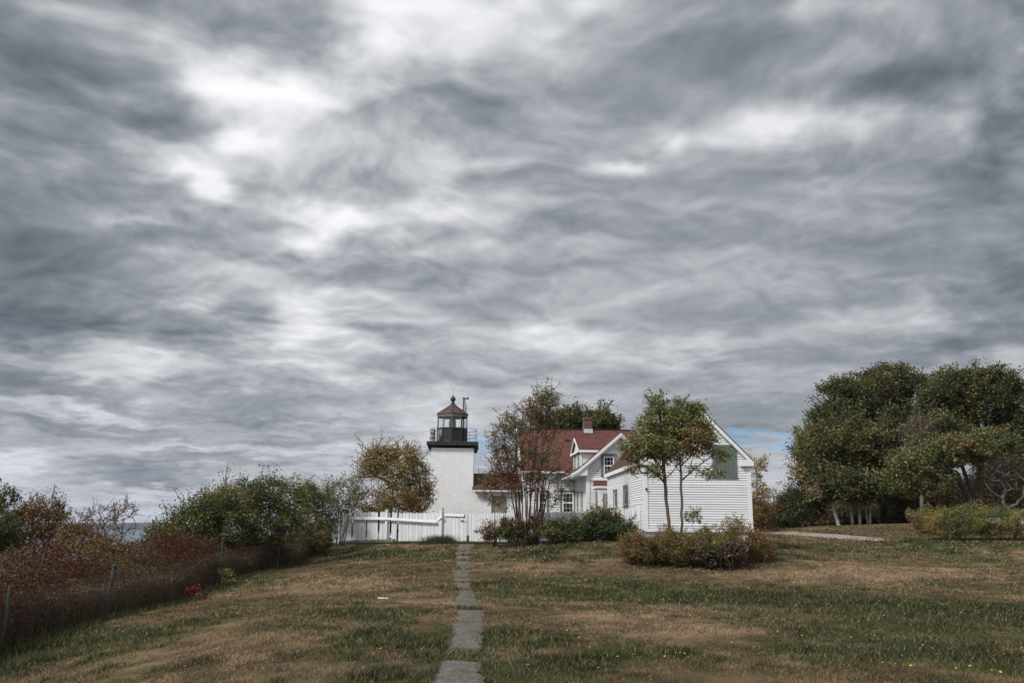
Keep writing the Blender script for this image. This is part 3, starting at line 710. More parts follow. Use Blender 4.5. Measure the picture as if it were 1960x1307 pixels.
def make_tree(name, label, cat, base, trunks, clumps, leaves, size, pal, bark_m, r_trunk, seed=1, spread=.35, r_tip=.006, group=None, upbias=.5, step=.4, aspect=.55,
              shell=.6, trunk_name='trunk', crown_name='crown', twigs=0.0, droop=0.2, expo=.42, patch=1.0, sides=5, flatz=.75, var=.35, whip=None, lcnt=3.1, limbs=()):
    whip = spread*2.2 if whip is None else whip
    rs = np.random.RandomState(seed); base = np.array(base, float)
    tips = []; wts = []
    for (c, r, n) in clumps:
        u = rs.normal(size=(n, 3)); u /= np.linalg.norm(u, axis=1)[:, None]; rad = rs.rand(n)**(1/3.0); rad = shell*(rad**.35)+(1-shell)*rad
        q = c+u*rad[:, None]*r; tips.append(q)
    tips = np.concatenate(tips); tips = tips[tips[:, 2] > base[2]+.05]
    N, par, ti, ntr = skeleton(trunks, tips, rs, upbias, step, limbs=limbs)
    if whip > 0:
        ti = np.array(ti); pr = par[ti]; dv = N[ti]-N[pr]; dv /= np.maximum(np.linalg.norm(dv, axis=1), 1e-6)[:, None]; cen = N[ti].mean(0)
        ln = (rs.rand(len(ti))**2*1.6+.15)[:, None]*whip; dv = dv+np.array([0, 0, .55])+rs.normal(size=dv.shape)*.25; dv /= np.linalg.norm(dv, axis=1)[:, None]
        a1 = N[ti]+dv*ln*.5; a2 = a1+(dv+rs.normal(size=dv.shape)*.2)*ln*.5; n0 = len(N); m0 = len(ti)
        N = np.concatenate([N, a1, a2]); par = np.concatenate([par, ti, np.arange(n0, n0+m0)]); ti = np.arange(n0+m0, n0+2*m0)
    cnt = np.zeros(len(N)); cnt[ti] += 1; 
    for i in range(len(N)-1, -1, -1):
        if par[i] >= 0: cnt[par[i]] += cnt[i]
    cnt = np.maximum(cnt, .6); mx = cnt.max(); r = r_tip+(r_trunk-r_tip)*(cnt/mx)**expo
    # trunks keep a steady taper
    h = N[:, 2]-base[2]; kids = np.where(par >= 0)[0]
    r[:ntr] = np.maximum(r[:ntr], r_trunk*(1-.75*np.clip(h[:ntr]/max(h[:ntr].max(), .1), 0, 1)))
    p0 = N[par[kids]]; p1 = N[kids]; r0 = np.minimum(r[par[kids]], r[kids]*1.5); r1 = r[kids]
    if twigs > 0:
        n = int(len(tips)*twigs); i = rs.randint(ntr, len(N), n) if len(N) > ntr else rs.randint(0, len(N), n)
        d = rs.normal(size=(n, 3)); d[:, 2] += .4; d *= (rs.uniform(.1, .4, n)*spread*2.2/np.linalg.norm(d, axis=1))[:, None]
        p0 = np.concatenate([p0, N[i]]); p1 = np.concatenate([p1, N[i]+d]); r0 = np.concatenate([r0, np.full(n, r_tip)]); r1 = np.concatenate([r1, np.full(n, r_tip*.5)])
    root = empty(name, tuple(base), label=label, cat=cat, group=group)
    V, Fc = tubes_mesh(p0-base, p1-base, r0, r1, sides); np_mesh(trunk_name, V, Fc, bark_m, root, None, True)
    if leaves > 0:
        ii = np.where((cnt <= lcnt) & (np.arange(len(N)) >= ntr))[0]; T = N[ii]; k = rs.randint(0, len(T), leaves); wv = .4+1.2*fbm(T[:, 0]*2+3, T[:, 1]*2+T[:, 2]*1.7, 2); keep = rs.rand(leaves) < wv[k]
        k = k[keep]; tt = rs.rand(len(k))[:, None]; c = T[k]*tt+N[par[ii[k]]]*(1-tt)+rs.normal(size=(len(k), 3))*np.array([spread, spread, spread*flatz])*.62
        c = c[c[:, 2] > base[2]+.02]
        V, Fc = leaf_mesh(c-base, size, pal, rs, aspect, .5, droop); col = np.repeat(palette(pal, c, rs, var, patch), 4, 0)
        np_mesh(crown_name, V, Fc, 'foliage', root, col)
    return root
def make_shrub(name, label, cat, px, py, Y, clumps, leaves, size, pal, seed=1, nst=7, group=None, bark_m='bark_brown', base=None, lean=.5, **kw):
    b = base if base is not None else P(px, py, Y); b = np.array([b[0], b[1], gz1(b[0], b[1])-.03])
    rs = np.random.RandomState(seed+100); tr = []
    cs = [c[0] for c in clumps]; zt = max(c[2] for c in cs); xm = min(c[0] for c in cs), max(c[0] for c in cs)
    for i in range(nst):
        t = (i+.5)/nst; x = xm[0]+(xm[1]-xm[0])*t; c = cs[np.argmin([abs(q[0]-x) for q in cs])]
        bx = b[0]+(x-b[0])*.75; by = b[1]+rs.normal()*.25
        tr.append([(bx, by, gz1(bx, by)-.03), (bx+(x-bx)*.6+rs.normal()*.1, by+rs.normal()*.15, b[2]+(c[2]-b[2])*.45), (x+rs.normal()*.1, by+(c[1]-by)*.5, b[2]+(c[2]-b[2])*.85)])
    kw.setdefault('r_trunk', .03); kw.setdefault('trunk_name', 'stems'); kw.setdefault('crown_name', 'foliage'); kw.setdefault('spread', .16); kw.setdefault('step', .25)
    return make_tree(name, label, cat, b, tr, clumps, leaves, size, pal, bark_m, seed=seed, group=group, **kw)

# ------------------------------------------------------------------ lighthouse tower
def tower():
    fr = Frame(821.5, 60, .75, math.radians(1.6)); L = lambda px, py, yl: fr.at_y(px, py, yl)
    root = fr.empty('lighthouse_tower', label='square white brick lighthouse tower with black gallery and glazed lantern', cat='lighthouse')
    w = L(905.5, 930, 0)[0]; zt = L(866, 857, 0)[1]; zs0 = L(866, 844.5, -.3)[1]; zs1 = L(866, 851.5, -.3)[1]
    m = MB(); m.box(0, w, 0, w, -.6, zt); m.build('brick_shaft', 'white_brick', root)
    m = MB(); m.box(-.3, w+.3, -.3, w+.3, zs1, zs0); m.build('gallery_deck', 'iron_black', root)
    m = MB(); m.box(-.055, w+.055, -.055, w+.055, zs1-.06, zs1-.003); m.build('cornice', 'iron_black', root)
    for sx, x0 in ((-1, 0), (1, w)):
        for y in (-.02, w*.5, w-.1):
            b = MB(); xa = x0+sx*.003
            b.prism([(xa, y, zs1-.003), (xa+sx*.25, y, zs1-.003), (xa+sx*.19, y, zs1-.27), (xa, y, zs1-.27)], (0, .16, 0)); b.build('gallery_bracket', 'iron_black', root)
    cx, cy = L(866, 815, w/2)[0], w/2
    z_b = zs0; zi = lambda py, yl=w/2-.95: L(866, py, yl)[1]
    zsill, zg, ze = zi(819.5), zi(796), zi(791.5, w/2-1.0)
    R = L(893.6, 830, cy)[0]-cx; R = R/.951; A0 = -math.pi/2
    def deca(Rr, z): return [(cx+Rr*math.cos(A0+2*math.pi*i/10), cy+Rr*math.sin(A0+2*math.pi*i/10), z) for i in range(10)]
    m = MB(); m.lathe((cx, cy, 0), [(R, z_b), (R, zsill), (R+.04, zsill), (R+.04, zsill+.05), (R-.08, zsill+.05)], 10, A0)
    base = m.build('lantern_parapet', 'iron_black', root)
    m = MB()
    for i in range(10):
        a = A0+2*math.pi*i/10; c = np.array([cx+math.cos(a)*(R+.01), cy+math.sin(a)*(R+.01), 0]); m.beam((c[0], c[1], z_b), (c[0], c[1], zsill), .05, .05, (1, 0, .01))
        a2 = A0+2*math.pi*(i+.5)/10; rr = R*math.cos(math.pi/10)+.012; u = np.array([-math.sin(a2), math.cos(a2), 0]); n = np.array([math.cos(a2), math.sin(a2), 0]); cc = np.array([cx, cy, 0])+n*rr
        m.obox(cc+np.array([0, 0, z_b+.13]), u*.28, n*.012, np.array([0, 0, .06])); m.obox(cc+np.array([0, 0, (z_b+zsill)/2+.1]), u*.012, n*.012, np.array([0, 0, (zsill-z_b)/2-.16]))
    m.build('panel_ribs', 'iron_rail', base)
    # the plate facing the camera's left is rusty grey
    d = deca(R+.022, 0); m = MB(); a, b = np.array(d[8]), np.array(d[9]); t = .12; p, q = a+(b-a)*t, a+(b-a)*(1-t)
    m.face([(p[0], p[1], z_b+.05), (q[0], q[1], z_b+.05), (q[0], q[1], zsill-.04), (p[0], p[1], zsill-.04)]); o = m.build('access_plate', 'old_wood', base)
    m = MB(); d = deca(R-.01, 0)
    for i in range(10):
        a, b = d[i], d[(i+1) % 10]; m.tube((a[0], a[1], zsill+.05), (a[0], a[1], zg), .032, n=6)
    m.lathe((cx, cy, 0), [(R-.09, zg), (R+.03, zg), (R+.03, ze), (R-.09, ze)], 10, A0)
    fr_ = m.build('glazing_frame', 'frame_green', root)
    g = MB()
    for i in range(10):
        a, b = np.array(d[i]), np.array(d[(i+1) % 10]); z = np.array([0, 0, 1.]); g.face([a+z*(zsill+.05), b+z*(zsill+.05), b+z*zg, a+z*zg])
    g.build('lantern_panes', 'lantern_glass', fr_)
    # roof, vent ball, spike
    Re = (L(896.3, 793, cy)[0]-cx)/.951; za = zi(774, cy)
    m = MB(); m.lathe((cx, cy, 0), [(.1, ze+.02), (Re-.01, ze+.01), (Re, ze+.02), (Re, ze+.07), (Re*.62, ze+.07+(za-ze-.07)*.42), (Re*.34, ze+.07+(za-ze-.07)*.73), (.13, za)], 10, A0); rf = m.build('lantern_roof', 'copper_roof', root)
    m = MB()
    for i in range(10):
        a = A0+2*math.pi*i/10; pr = [(Re, ze+.07), (Re*.62, ze+.07+(za-ze-.07)*.42), (Re*.34, ze+.07+(za-ze-.07)*.73), (.13, za)]
        for (r1, z1), (r2, z2) in zip(pr[:-1], pr[1:]): m.tube((cx+r1*math.cos(a), cy+r1*math.sin(a), z1), (cx+r2*math.cos(a), cy+r2*math.sin(a), z2), .018, n=5)
    m.build('roof_seams', 'iron_rail', rf)
    zb = zi(763.8, cy); rb = mpp(61)*5.4
    pr = [(.2, za-.06), (.22, za-.02), (.13, za+.03), (.11, za+.08), (.15, za+.11), (.11, za+.15), (.09, zb-rb*.9)]+[(rb*math.sin(t), zb-rb*math.cos(t)) for t in np.linspace(.5, 2.8, 10)]+[(.035, zb+rb+.08), (.001, zb+rb+.12)]
    m = MB(); m.lathe((cx, cy, 0), pr, 14); m.build('ventilator_ball', 'iron_rail', rf, True)
    m = MB(); m.tube((cx, cy, zb+rb+.1), (cx+.01, cy, zi(742, cy)), .013, .005, 6); m.build('lightning_rod', 'iron_rail', rf)
    # lens
    zl = zi(811, cy); m = MB(); pr = [(.235*math.sin(t)**.8, .42*-math.cos(t)) for t in np.linspace(.35, 2.95, 14)]
    pr2 = []
    for i, (r, z) in enumerate(pr): pr2 += [(r*1.04, z-.012), (r*.94, z+.012)]
    m.lathe((cx, cy, zl), pr2, 18); lens = m.build('fresnel_lens', 'lens_glass', root)
    m = MB()
    for i in range(6):
        a = i*math.pi/3+.26
        for (r1, z1), (r2, z2) in zip(pr[:-1], pr[1:]): m.tube((cx+r1*1.07*math.cos(a), cy+r1*1.07*math.sin(a), zl+z1), (cx+r2*1.07*math.cos(a), cy+r2*1.07*math.sin(a), zl+z2), .016, n=5, cap=False)
    m.tube((cx, cy, zl+.38), (cx, cy, zg), .03, n=8); m.tube((cx, cy, zsill-.4), (cx, cy, zl-.38), .16, .2, 10)
    m.build('lens_frame', 'brass', lens)
    m = MB(); m.lathe((cx, cy, 0), [(.01, z_b+.3), (R-.06, z_b+.3)], 10, A0); m.lathe((cx, cy, 0), [(R-.1, ze), (.01, ze+.25)], 10, A0); m.split('lantern_floor', 'foundation', root)
    # railing
    Rr = (L(911, 826, cy)[0]-cx); m = MB()
    Rr = min(Rr, w/2+.22); cx2 = w/2
    m.ring((cx2, cy, zi(822.5, cy)), Rr, .016); m.ring((cx2, cy, zi(835.5, cy)), Rr-.02, .016)
    m.split('railing_ring', 'iron_rail', root)
    for i in range(10):
        a = 2*math.pi*(i+.35)/10; m = MB(); x, y = cx2+Rr*math.cos(a), cy+Rr*math.sin(a); x = min(max(x, -.25), w+.25); m.tube((x, y, zs0), (x, y, zi(822.5, cy)+.01), .014, n=6); m.build('railing_post', 'galvanised', root)
    # equipment mast behind the lantern
    xm, _ = L(887.5, 780, w-.2); zm = L(887.5, 762, w-.2)[1]; m = MB(); m.tube((xm, w-.2, zs0), (xm, w-.2, zm), .062, n=10); m.lathe((xm, w-.2, zm), [(.1, -.03), (.1, .02), (.02, .07)], 8)
    m.beam((xm, w-.2, zm-.06), (xm+.38, w-.25, zm-.06), .035, .035); m.tube((xm+.12, w-.2, zm-.06), (xm+.12, w-.2, zs0+1.2), .022, n=6); m.tube((xm+.20, w-.2, zm-.5), (xm+.17, w-.2, zm-1.0), .03, n=6)
    ms = m.build('equipment_mast', 'galvanised', root); m = MB(); m.lathe((xm+.26, w-.25, zm-.04), [(.01, 0), (.11, .01), (.1, .06), (.03, .1)], 10); m.build('solar_sensor', 'iron_black', ms)
    # fog signal standing on the deck
    x0, _ = L(828, 835, .35); z1 = L(828, 821, .35)[1]; c = fr.o+fr.x*x0+fr.y*.35+np.array([0, 0, zs0]); h = z1-zs0; r = mpp(60)*5.6
    f = empty('fog_signal', tuple(c), fr.rot, label='dented tan fog-signal drum standing at the left end of the tower gallery', cat='fog signal')
    m = MB(); m.lathe((0, 0, 0), [(r*1.05, 0), (r*1.05, .05), (r*.96, .06), (r*.97, h*.42), (r*1.03, h*.43), (r*1.03, h*.47), (r*.96, h*.48), (r*.98, h*.93), (r*1.06, h*.94), (r*1.06, h*.99), (r*.6, h), (.001, h+.01)], 18); m.build('drum', 'fog_drum', f)
    m = MB()
    for a, z in ((-1.9, .68), (-1.2, .62), (-1.5, .3), (-2.3, .3)): m.obox((r*1.0*math.cos(a), r*1.0*math.sin(a), h*z), (.05, 0, 0), (0, .02, 0), (0, 0, .045))
    m.split('sound_opening', 'dark_interior', f)
    # covered brick passage between tower and house
    y0 = -.12; zr = L(940, 906, 1.7)[1]; ze2 = L(940, 936.5, y0-.25)[1]; xl = w-.0; xr = L(999, 930, 0)[0]
    cr = empty('brick_passage', tuple(fr.o+fr.x*(w+.0)), fr.rot, label='low white brick passage with red shingle roof joining the tower to the house', cat='passage building')
    m = MB(); m.box(.004, xr-w, .0, 3.4, -.6, ze2-.02); m.build('wall', 'white_brick', cr)
    th = .07; xr2 = L(996.5, 930, -.3)[0]-w
    m = MB(); yb = y0-.25; m.prism([(-.06, yb, ze2), (-.06, 1.7, zr), (-.06, 3.75, ze2-.05), (-.06, 3.75, ze2-.12), (-.06, 1.7, zr-th), (-.06, yb, ze2-th)][::-1], (xr2+.06, 0, 0))
    m.v = [((max(v[0], .004) if v[1] > -.02 else v[0]), v[1], v[2]) for v in m.v]
    rf = m.build('roof', 'brown_shingle', cr)
    m = MB(); m.box(-.06, xr2, yb-.1, yb-.004, ze2-.13, ze2-.045); m.build('gutter', 'worn_trim', cr)
    m = MB(); m.box(.2, xr2-.1, yb-.002, -.003, ze2-.2, ze2-.14); m.build('soffit', 'worn_trim', cr)
    xd = L(943, 965, -.03)[0]-w; xd2 = L(966, 965, -.03)[0]-w; zd = L(943, 951, -.03)[1]
    m = MB(); m.box(xd, xd2, -.035, -.003, .1, zd); dr = m.build('boarded_door', 'old_wood', cr)
    m = MB(); m.box(xd-.09, xd-.002, -.06, -.003, .05, zd+.08); m.box(xd2+.002, xd2+.09, -.06, -.003, .05, zd+.08); m.box(xd-.002, xd2+.002, -.058, -.003, zd+.002, zd+.078); m.build('door_frame', 'green_trim', dr)
    return fr
TOW = tower()

# ------------------------------------------------------------------ keeper's house
def profile_roof(mb, pts, y0, y1, th, axis='y'):
    """pts: (a,z) upper profile; slab of thickness th extruded along the other axis"""
    f = (lambda a, b, z: (a, b, z)) if axis == 'y' else (lambda a, b, z: (b, a, z))
    for (a0, z0), (a1, z1) in zip(pts[:-1], pts[1:]):
        mb.face([f(a0, y0, z0), f(a1, y0, z1), f(a1, y1, z1), f(a0, y1, z0)]); mb.face([f(a0, y0, z0-th), f(a0, y1, z0-th), f(a1, y1, z1-th), f(a1, y0, z1-th)])
        for y in (y0, y1): mb.face([f(a0, y, z0-th), f(a1, y, z1-th), f(a1, y, z1), f(a0, y, z0)])
    for (a, z) in (pts[0], pts[-1]): mb.face([f(a, y0, z-th), f(a, y1, z-th), f(a, y1, z), f(a, y0, z)])
def rake(mb, pts, y, w, t, drop=0.0, axis='y'):
    """board of height w and thickness t following a roof profile"""
    f = (lambda a, b, z: (a, b, z)) if axis == 'y' else (lambda a, b, z: (b, a, z))
    for (a0, z0), (a1, z1) in zip(pts[:-1], pts[1:]):
        q = [f(a0, y, z0-drop), f(a1, y, z1-drop), f(a1, y, z1-drop-w), f(a0, y, z0-drop-w)]
        v = np.array(f(0, t, 0)); mb.prism(q, v)
def house():
    fr = Frame(1001.5, 60, .9, math.radians(4.2)); L = fr.at_y
    root = fr.empty('keepers_house', label='white clapboard keeper house with red shingle roof, brick chimney and cross gable', cat='house')
    rs = np.random.RandomState(4)
    xr = L(1212, 850, 3.7)[0]; zr = L(1060, 821, 3.7)[1]; ze = L(1060, 901.5, -.38)[1]; yr = 3.7
    slope = (zr-ze)/(yr+.38); zw = ze+slope*.38-.12; X, Yv, Z = np.eye(3)
    # main walls
    m = MB(); siding(m, [(0, 0), (xr-.2, 0), (xr-.2, zw), (0, zw)], (0, 0, 0), X, -Yv, .115, .026, rs)
    prof = [(0, 0), (2*yr, 0), (2*yr, zw), (yr, zw+yr*slope), (0, zw)]
    siding(m, prof, (0, 0, 0), Yv, -X, .115, .026, rs); siding(m, prof, (xr-.2, 0, 0), Yv, X, .115, .026, rs)
    siding(m, [(0, 0), (xr-.2, 0), (xr-.2, zw), (0, zw)], (0, 2*yr, 0), X, Yv, .115, .026, rs)
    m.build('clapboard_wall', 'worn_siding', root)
    m = MB(); m.box(-.06, xr-.14, -.06, 2*yr+.06, -.7, .0-.004); m.build('foundation', 'foundation', root)
    m = MB(); profile_roof(m, [(-.38, ze), (yr, zr), (2*yr+.38, ze)], -.16, xr, .09, 'x')
    roof = m.build('roof', 'red_shingle', root)
    m = MB(); m.box(-.17, xr+.01, yr-.1, yr+.1, zr-.02, zr+.035); m.build('ridge_cap', 'brown_shingle', roof)
    m = MB(); rake(m, [(-.40, ze-.02), (yr, zr-.02), (2*yr+.4, ze-.02)], -.20, .22, .04, .0, 'x'); rake(m, [(-.40, ze-.02), (yr, zr-.02), (2*yr+.4, ze-.02)], xr+.002, .22, .04, .0, 'x'); m.split('rake_board', 'worn_trim', root)
    xw = L(1101, 950, 0)[0]; xs_ = xw-.75
    m = MB(); m.box(-.16, xs_, -.50, -.384, ze-.14, ze-.01); m.build('gutter', 'worn_trim', root)
    m = MB(); m.box(-.1, xw, -.37, -.03, ze-.20, ze-.125); m.build('soffit', 'worn_trim', root)
    m = MB(); m.box(0-.03, .12, -.05, -.028, 0, zw-.1); m.build('corner_board', 'worn_trim', root)
    # chimney
    x0, x1 = L(1117.5, 810, yr-.2)[0], L(1133, 810, yr-.2)[0]; zc = L(1125, 798, yr-.25)[1]; zc2 = L(1125, 803, yr-.25)[1]
    m = MB(); m.box(x0, x1, yr-.25, yr+.35, zr-.5, zc2); m.box(x0-.05, x1+.05, yr-.3, yr+.4, zc2, zc2+.09); m.box(x0-.02, x1+.02, yr-.27, yr+.37, zc2+.09, zc-.03); m.box(x0+.03, x1-.03, yr-.2, yr+.3, zc-.03, zc)
    ch = m.build('chimney', 'chimney_brick', roof)
    m = MB(); z0 = L(1125, 828.5, yr-.42)[1]; m.prism([(x0-.04, yr-.46, z0-.02), (x0-.04, yr-.27, z0+.30), (x0-.04, yr-.46, z0+.03)], (x1-x0+.08, 0, 0)); m.box(x0-.03, x1+.03, yr-.275, yr-.252, z0+.0, z0+.32); m.build('chimney_flashing', 'lead', roof)
    xv, zv = L(1085.5, 843, yr-1.0); yy = (zv-ze)/slope-.38; xv, zv = L(1085.5, 843, yy); m = MB(); m.box(xv-.14, xv+.14, yy-.15, yy+.05, zv-.05, zv+.1); m.build('roof_vent', 'iron_black', roof)
    # cross wing
    yf = -5.0; xc = L(1123.5, 950, yf)[0]; xw = .5*(xw+xc); apx, apz = L(1188.7, 828, yf-.35)
    tipx, tipz = L(1093.0, 906, yf-.35); brx, brz = L(1124, 884, yf-.35)
    xR = 2*apx-xw
    pts = [(tipx, tipz), (tipx+.45*(brx-tipx), tipz+.36*(brz-tipz)), (brx, brz), (apx, apz), (2*apx-brx, brz), (2*apx-tipx, tipz)]
    zwt = brz+(xw-brx)*(apz-brz)/(apx-brx)-.14; sl = (apz-brz)/(apx-brx)
    gp = [(xw, 0), (xR, 0), (xR, zwt), (apx, zwt+(apx-xw)*sl), (xw, zwt)]
    m = MB(); siding(m, gp, (0, yf, 0), X, -Yv, .115, .026, rs); siding(m, [(yf, 0), (0, 0), (0, zwt), (yf, zwt)], (xw, 0, 0), Yv, -X, .115, .026, rs); siding(m, [(yf, 0), (0, 0), (0, zwt), (yf, zwt)], (xR, 0, 0), Yv, X, .115, .026, rs)
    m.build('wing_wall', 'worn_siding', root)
    m = MB(); m.box(xw-.05, xR+.05, yf-.05, -.07, -.7, -.004); m.build('wing_foundation', 'foundation', root)
    m = MB(); profile_roof(m, pts, yf-.35, 2.4, .08); m.build('wing_roof', 'red_shingle', root)
    m = MB(); rake(m, pts, yf-.40, .17, .045, .015); rake(m, [(a, z) for a, z in pts], yf-.36, .10, .04, .19)
    m.split('wing_rake_board', 'white_trim', root)
    m = MB(); q = [(xw-.0, zwt+.0), (apx, zwt+(apx-xw)*sl), (xR, zwt)]; rake(m, q, yf-.06, .30, .03, .0); m.build('frieze_boards', 'white_trim', root)
    m = MB(); m.prism([(tipx, yf-.3, tipz-.09), (brx-.02, yf-.3, brz-.09), (xw, yf-.3, brz-.12), (xw, yf-.3, tipz-.1), (tipx, yf-.3, tipz-.14)], (0, 4.6, 0)); m.build('eave_soffit', 'worn_trim', root)
    m = MB(); m.box(xw-.035, xw+.17, yf-.055, yf-.028, 0, zwt-.05); m.box(xw-.055, xw-.028, yf-.055, yf+.17, 0, zwt-.05); m.build('wing_corner_board', 'worn_trim', root)
    zb = L(1140, 917, yf)[1]; m = MB(); m.box(xw+.175, xR-.1, yf-.075, yf-.028, zb-.07, zb+.07); m.build('belt_board', 'white_trim', root)
    # dormer on the wing's left slope
    y0d, y1d = -3.75, -.55; xd, zde = L(1111, 860, y0d); zdb = L(1101, 896, y0d)[1]-.35; zdr = L(1140, 839, (y0d+y1d)/2)[1]; ym = (y0d+y1d)/2
    sd = (zdr-zde)/(ym-y0d)
    dm = MB(); gpd = [(y0d, zdb), (y1d, zdb), (y1d, zde), (ym, zdr-.06), (y0d, zde)]
    siding(dm, gpd, (xd, 0, 0), Yv, -X, .11, .024, rs); siding(dm, [(xd, zdb), (apx-.3, zdb), (apx-.3, zde), (xd, zde)], (0, y0d, 0), X, -Yv, .11, .024, rs)
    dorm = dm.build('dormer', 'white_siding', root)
    dp = [(y0d-.22, zde-.05), (ym, zdr), (y1d+.22, zde-.05)]
    m = MB(); profile_roof(m, dp, xd-.14, apx+.1, .07, 'x'); m.build('dormer_roof', 'red_shingle', dorm)
    m = MB(); rake(m, dp, xd-.19, .11, .045, .0, 'x'); m.box(xd-.19, apx-.6, y0d-.27, y0d-.225, zde-.19, zde-.05); m.box(xd-.14, apx-.6, y0d-.22, y0d-.026, zde-.16, zde-.125)
    m.box(xd-.19, xd-.142, y0d-.27, y1d+.25, zde-.19, zde-.052); m.box(xd-.14, xd-.03, y0d-.2, y1d+.2, zde-.16, zde-.125); m.split('dormer_trim', 'white_trim', dorm)
    m = MB(); m.box(xd-.045, xd+.09, y0d-.045, y0d-.027, zdb, zde-.165); m.box(xd-.045, xd-.027, y0d-.025, y0d+.1, zdb, zde-.165); m.split('dormer_corner_board', 'white_trim', dorm)
    window(dorm, (xd-.026, y0d+.75, zde-.72), -Yv, -X, .6, .95, 2, 4, cw=.07, name='dormer_window')
    window(dorm, (xd-.026, y1d-.75, zde-.72), -Yv, -X, .6, .95, 2, 4, cw=.07)
    # windows
    def wf(px0, px1, py0, py1, yl, parent, cols, rows, **kw):
        a = L(px0, py1, yl); b = L(px1, py0, yl); return window(parent, ((a[0]+b[0])/2, yl, (a[1]+b[1])/2), X, -Yv, b[0]-a[0], b[1]-a[1], cols, rows, **kw)
    wf(1076, 1098, 942, 982, -.026, root, 3, 4, cw=.13, sw=.09)
    wf(1155.5, 1175, 873.5, 909, yf-.026, root, 3, 4, cw=.17, sw=.07)
    for px in (1105, 1113):
        d = fr.at_x(px, 950, xw-.026); zt_ = fr.at_x(px, 943, xw-.026)[1]
        window(root, (xw-.026, d[0], zt_-.95), -Yv, -X, .62, 1.9, 2, 4, cw=.08, sw=.07)
    # front left windows hidden by the shrub stems
    wf(1030, 1046, 942, 982, -.026, root, 3, 4, cw=.13, sw=.09)
    # bay window on the wing
    xa, zbt = L(1136, 920.5, yf-.03); yb = yf-.95; xb_, zbe = L(1142.5, 932, yb-.1); xe = xR-(xa-xw); wb = 2*apx-(xb_+.1)
    pl = [(xa+.1, yf-.004), (xb_+.1, yb), (wb, yb), (2*apx-xa-.1, yf-.004)]; bay = None
    m = MB()
    for (p, q_) in zip(pl[:-1], pl[1:]):
        p3, q3 = np.array([p[0], p[1], 0]), np.array([q_[0], q_[1], 0]); u = (q3-p3)/np.linalg.norm(q3-p3); n = np.array([u[1], -u[0], 0]); siding(m, [(0, 0), (np.linalg.norm(q3-p3), 0), (np.linalg.norm(q3-p3), zbe), (0, zbe)], p3, u, n, .115, .024, rs)
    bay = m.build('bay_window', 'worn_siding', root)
    el = [(xa-.02, yf-.008), (xb_-.03, yb-.14), (2*apx-xb_+.03, yb-.14), (2*apx-xa+.02, yf-.008)]; tp = [(xa+.25, yf-.006), (2*apx-xa-.25, yf-.006)]
    m = MB(); E = [(p[0], p[1], zbe+.08) for p in el]; T = [(p[0], p[1], zbt+.02) for p in ((xa+.02, yf-.006), (2*apx-xa-.02, yf-.006))]
    m.face([E[1], E[2], T[1], T[0]]); m.face([E[0], E[1], T[0]]); m.face([E[2], E[3], T[1]]); m.build('bay_roof', 'red_shingle', bay)
    m = MB(); m.prism([(p[0], p[1], zbe-.06) for p in el], (0, 0, .135)); m.build('bay_cornice', 'worn_trim', bay)
    a = L(1154, 975, yb-.025)[0]; b = L(1166, 975, yb-.025)[0]; window(bay, ((a+b)/2+.1, yb-.025, zbe-1.25), X, -Yv, .75, 1.9, 3, 4, casing='worn_trim', cw=.12, glassm='curtain', sw=.08)
    p = np.array([pl[0][0], pl[0][1], 0]); q_ = np.array([pl[1][0], pl[1][1], 0]); u = (q_-p)/np.linalg.norm(q_-p); n = np.array([u[1], -u[0], 0]); c = (p+q_)/2+n*.026; c[2] = zbe-1.15; window(bay, c, u, n, .42, 1.7, 1, 4, cw=.07, sw=.05)
    m = MB(); m.box(xb_+.06, xb_+.16, yb-.045, yb-.026, 0, zbe-.06); m.build('bay_corner_board', 'worn_trim', bay)
    return fr
HOU = house()

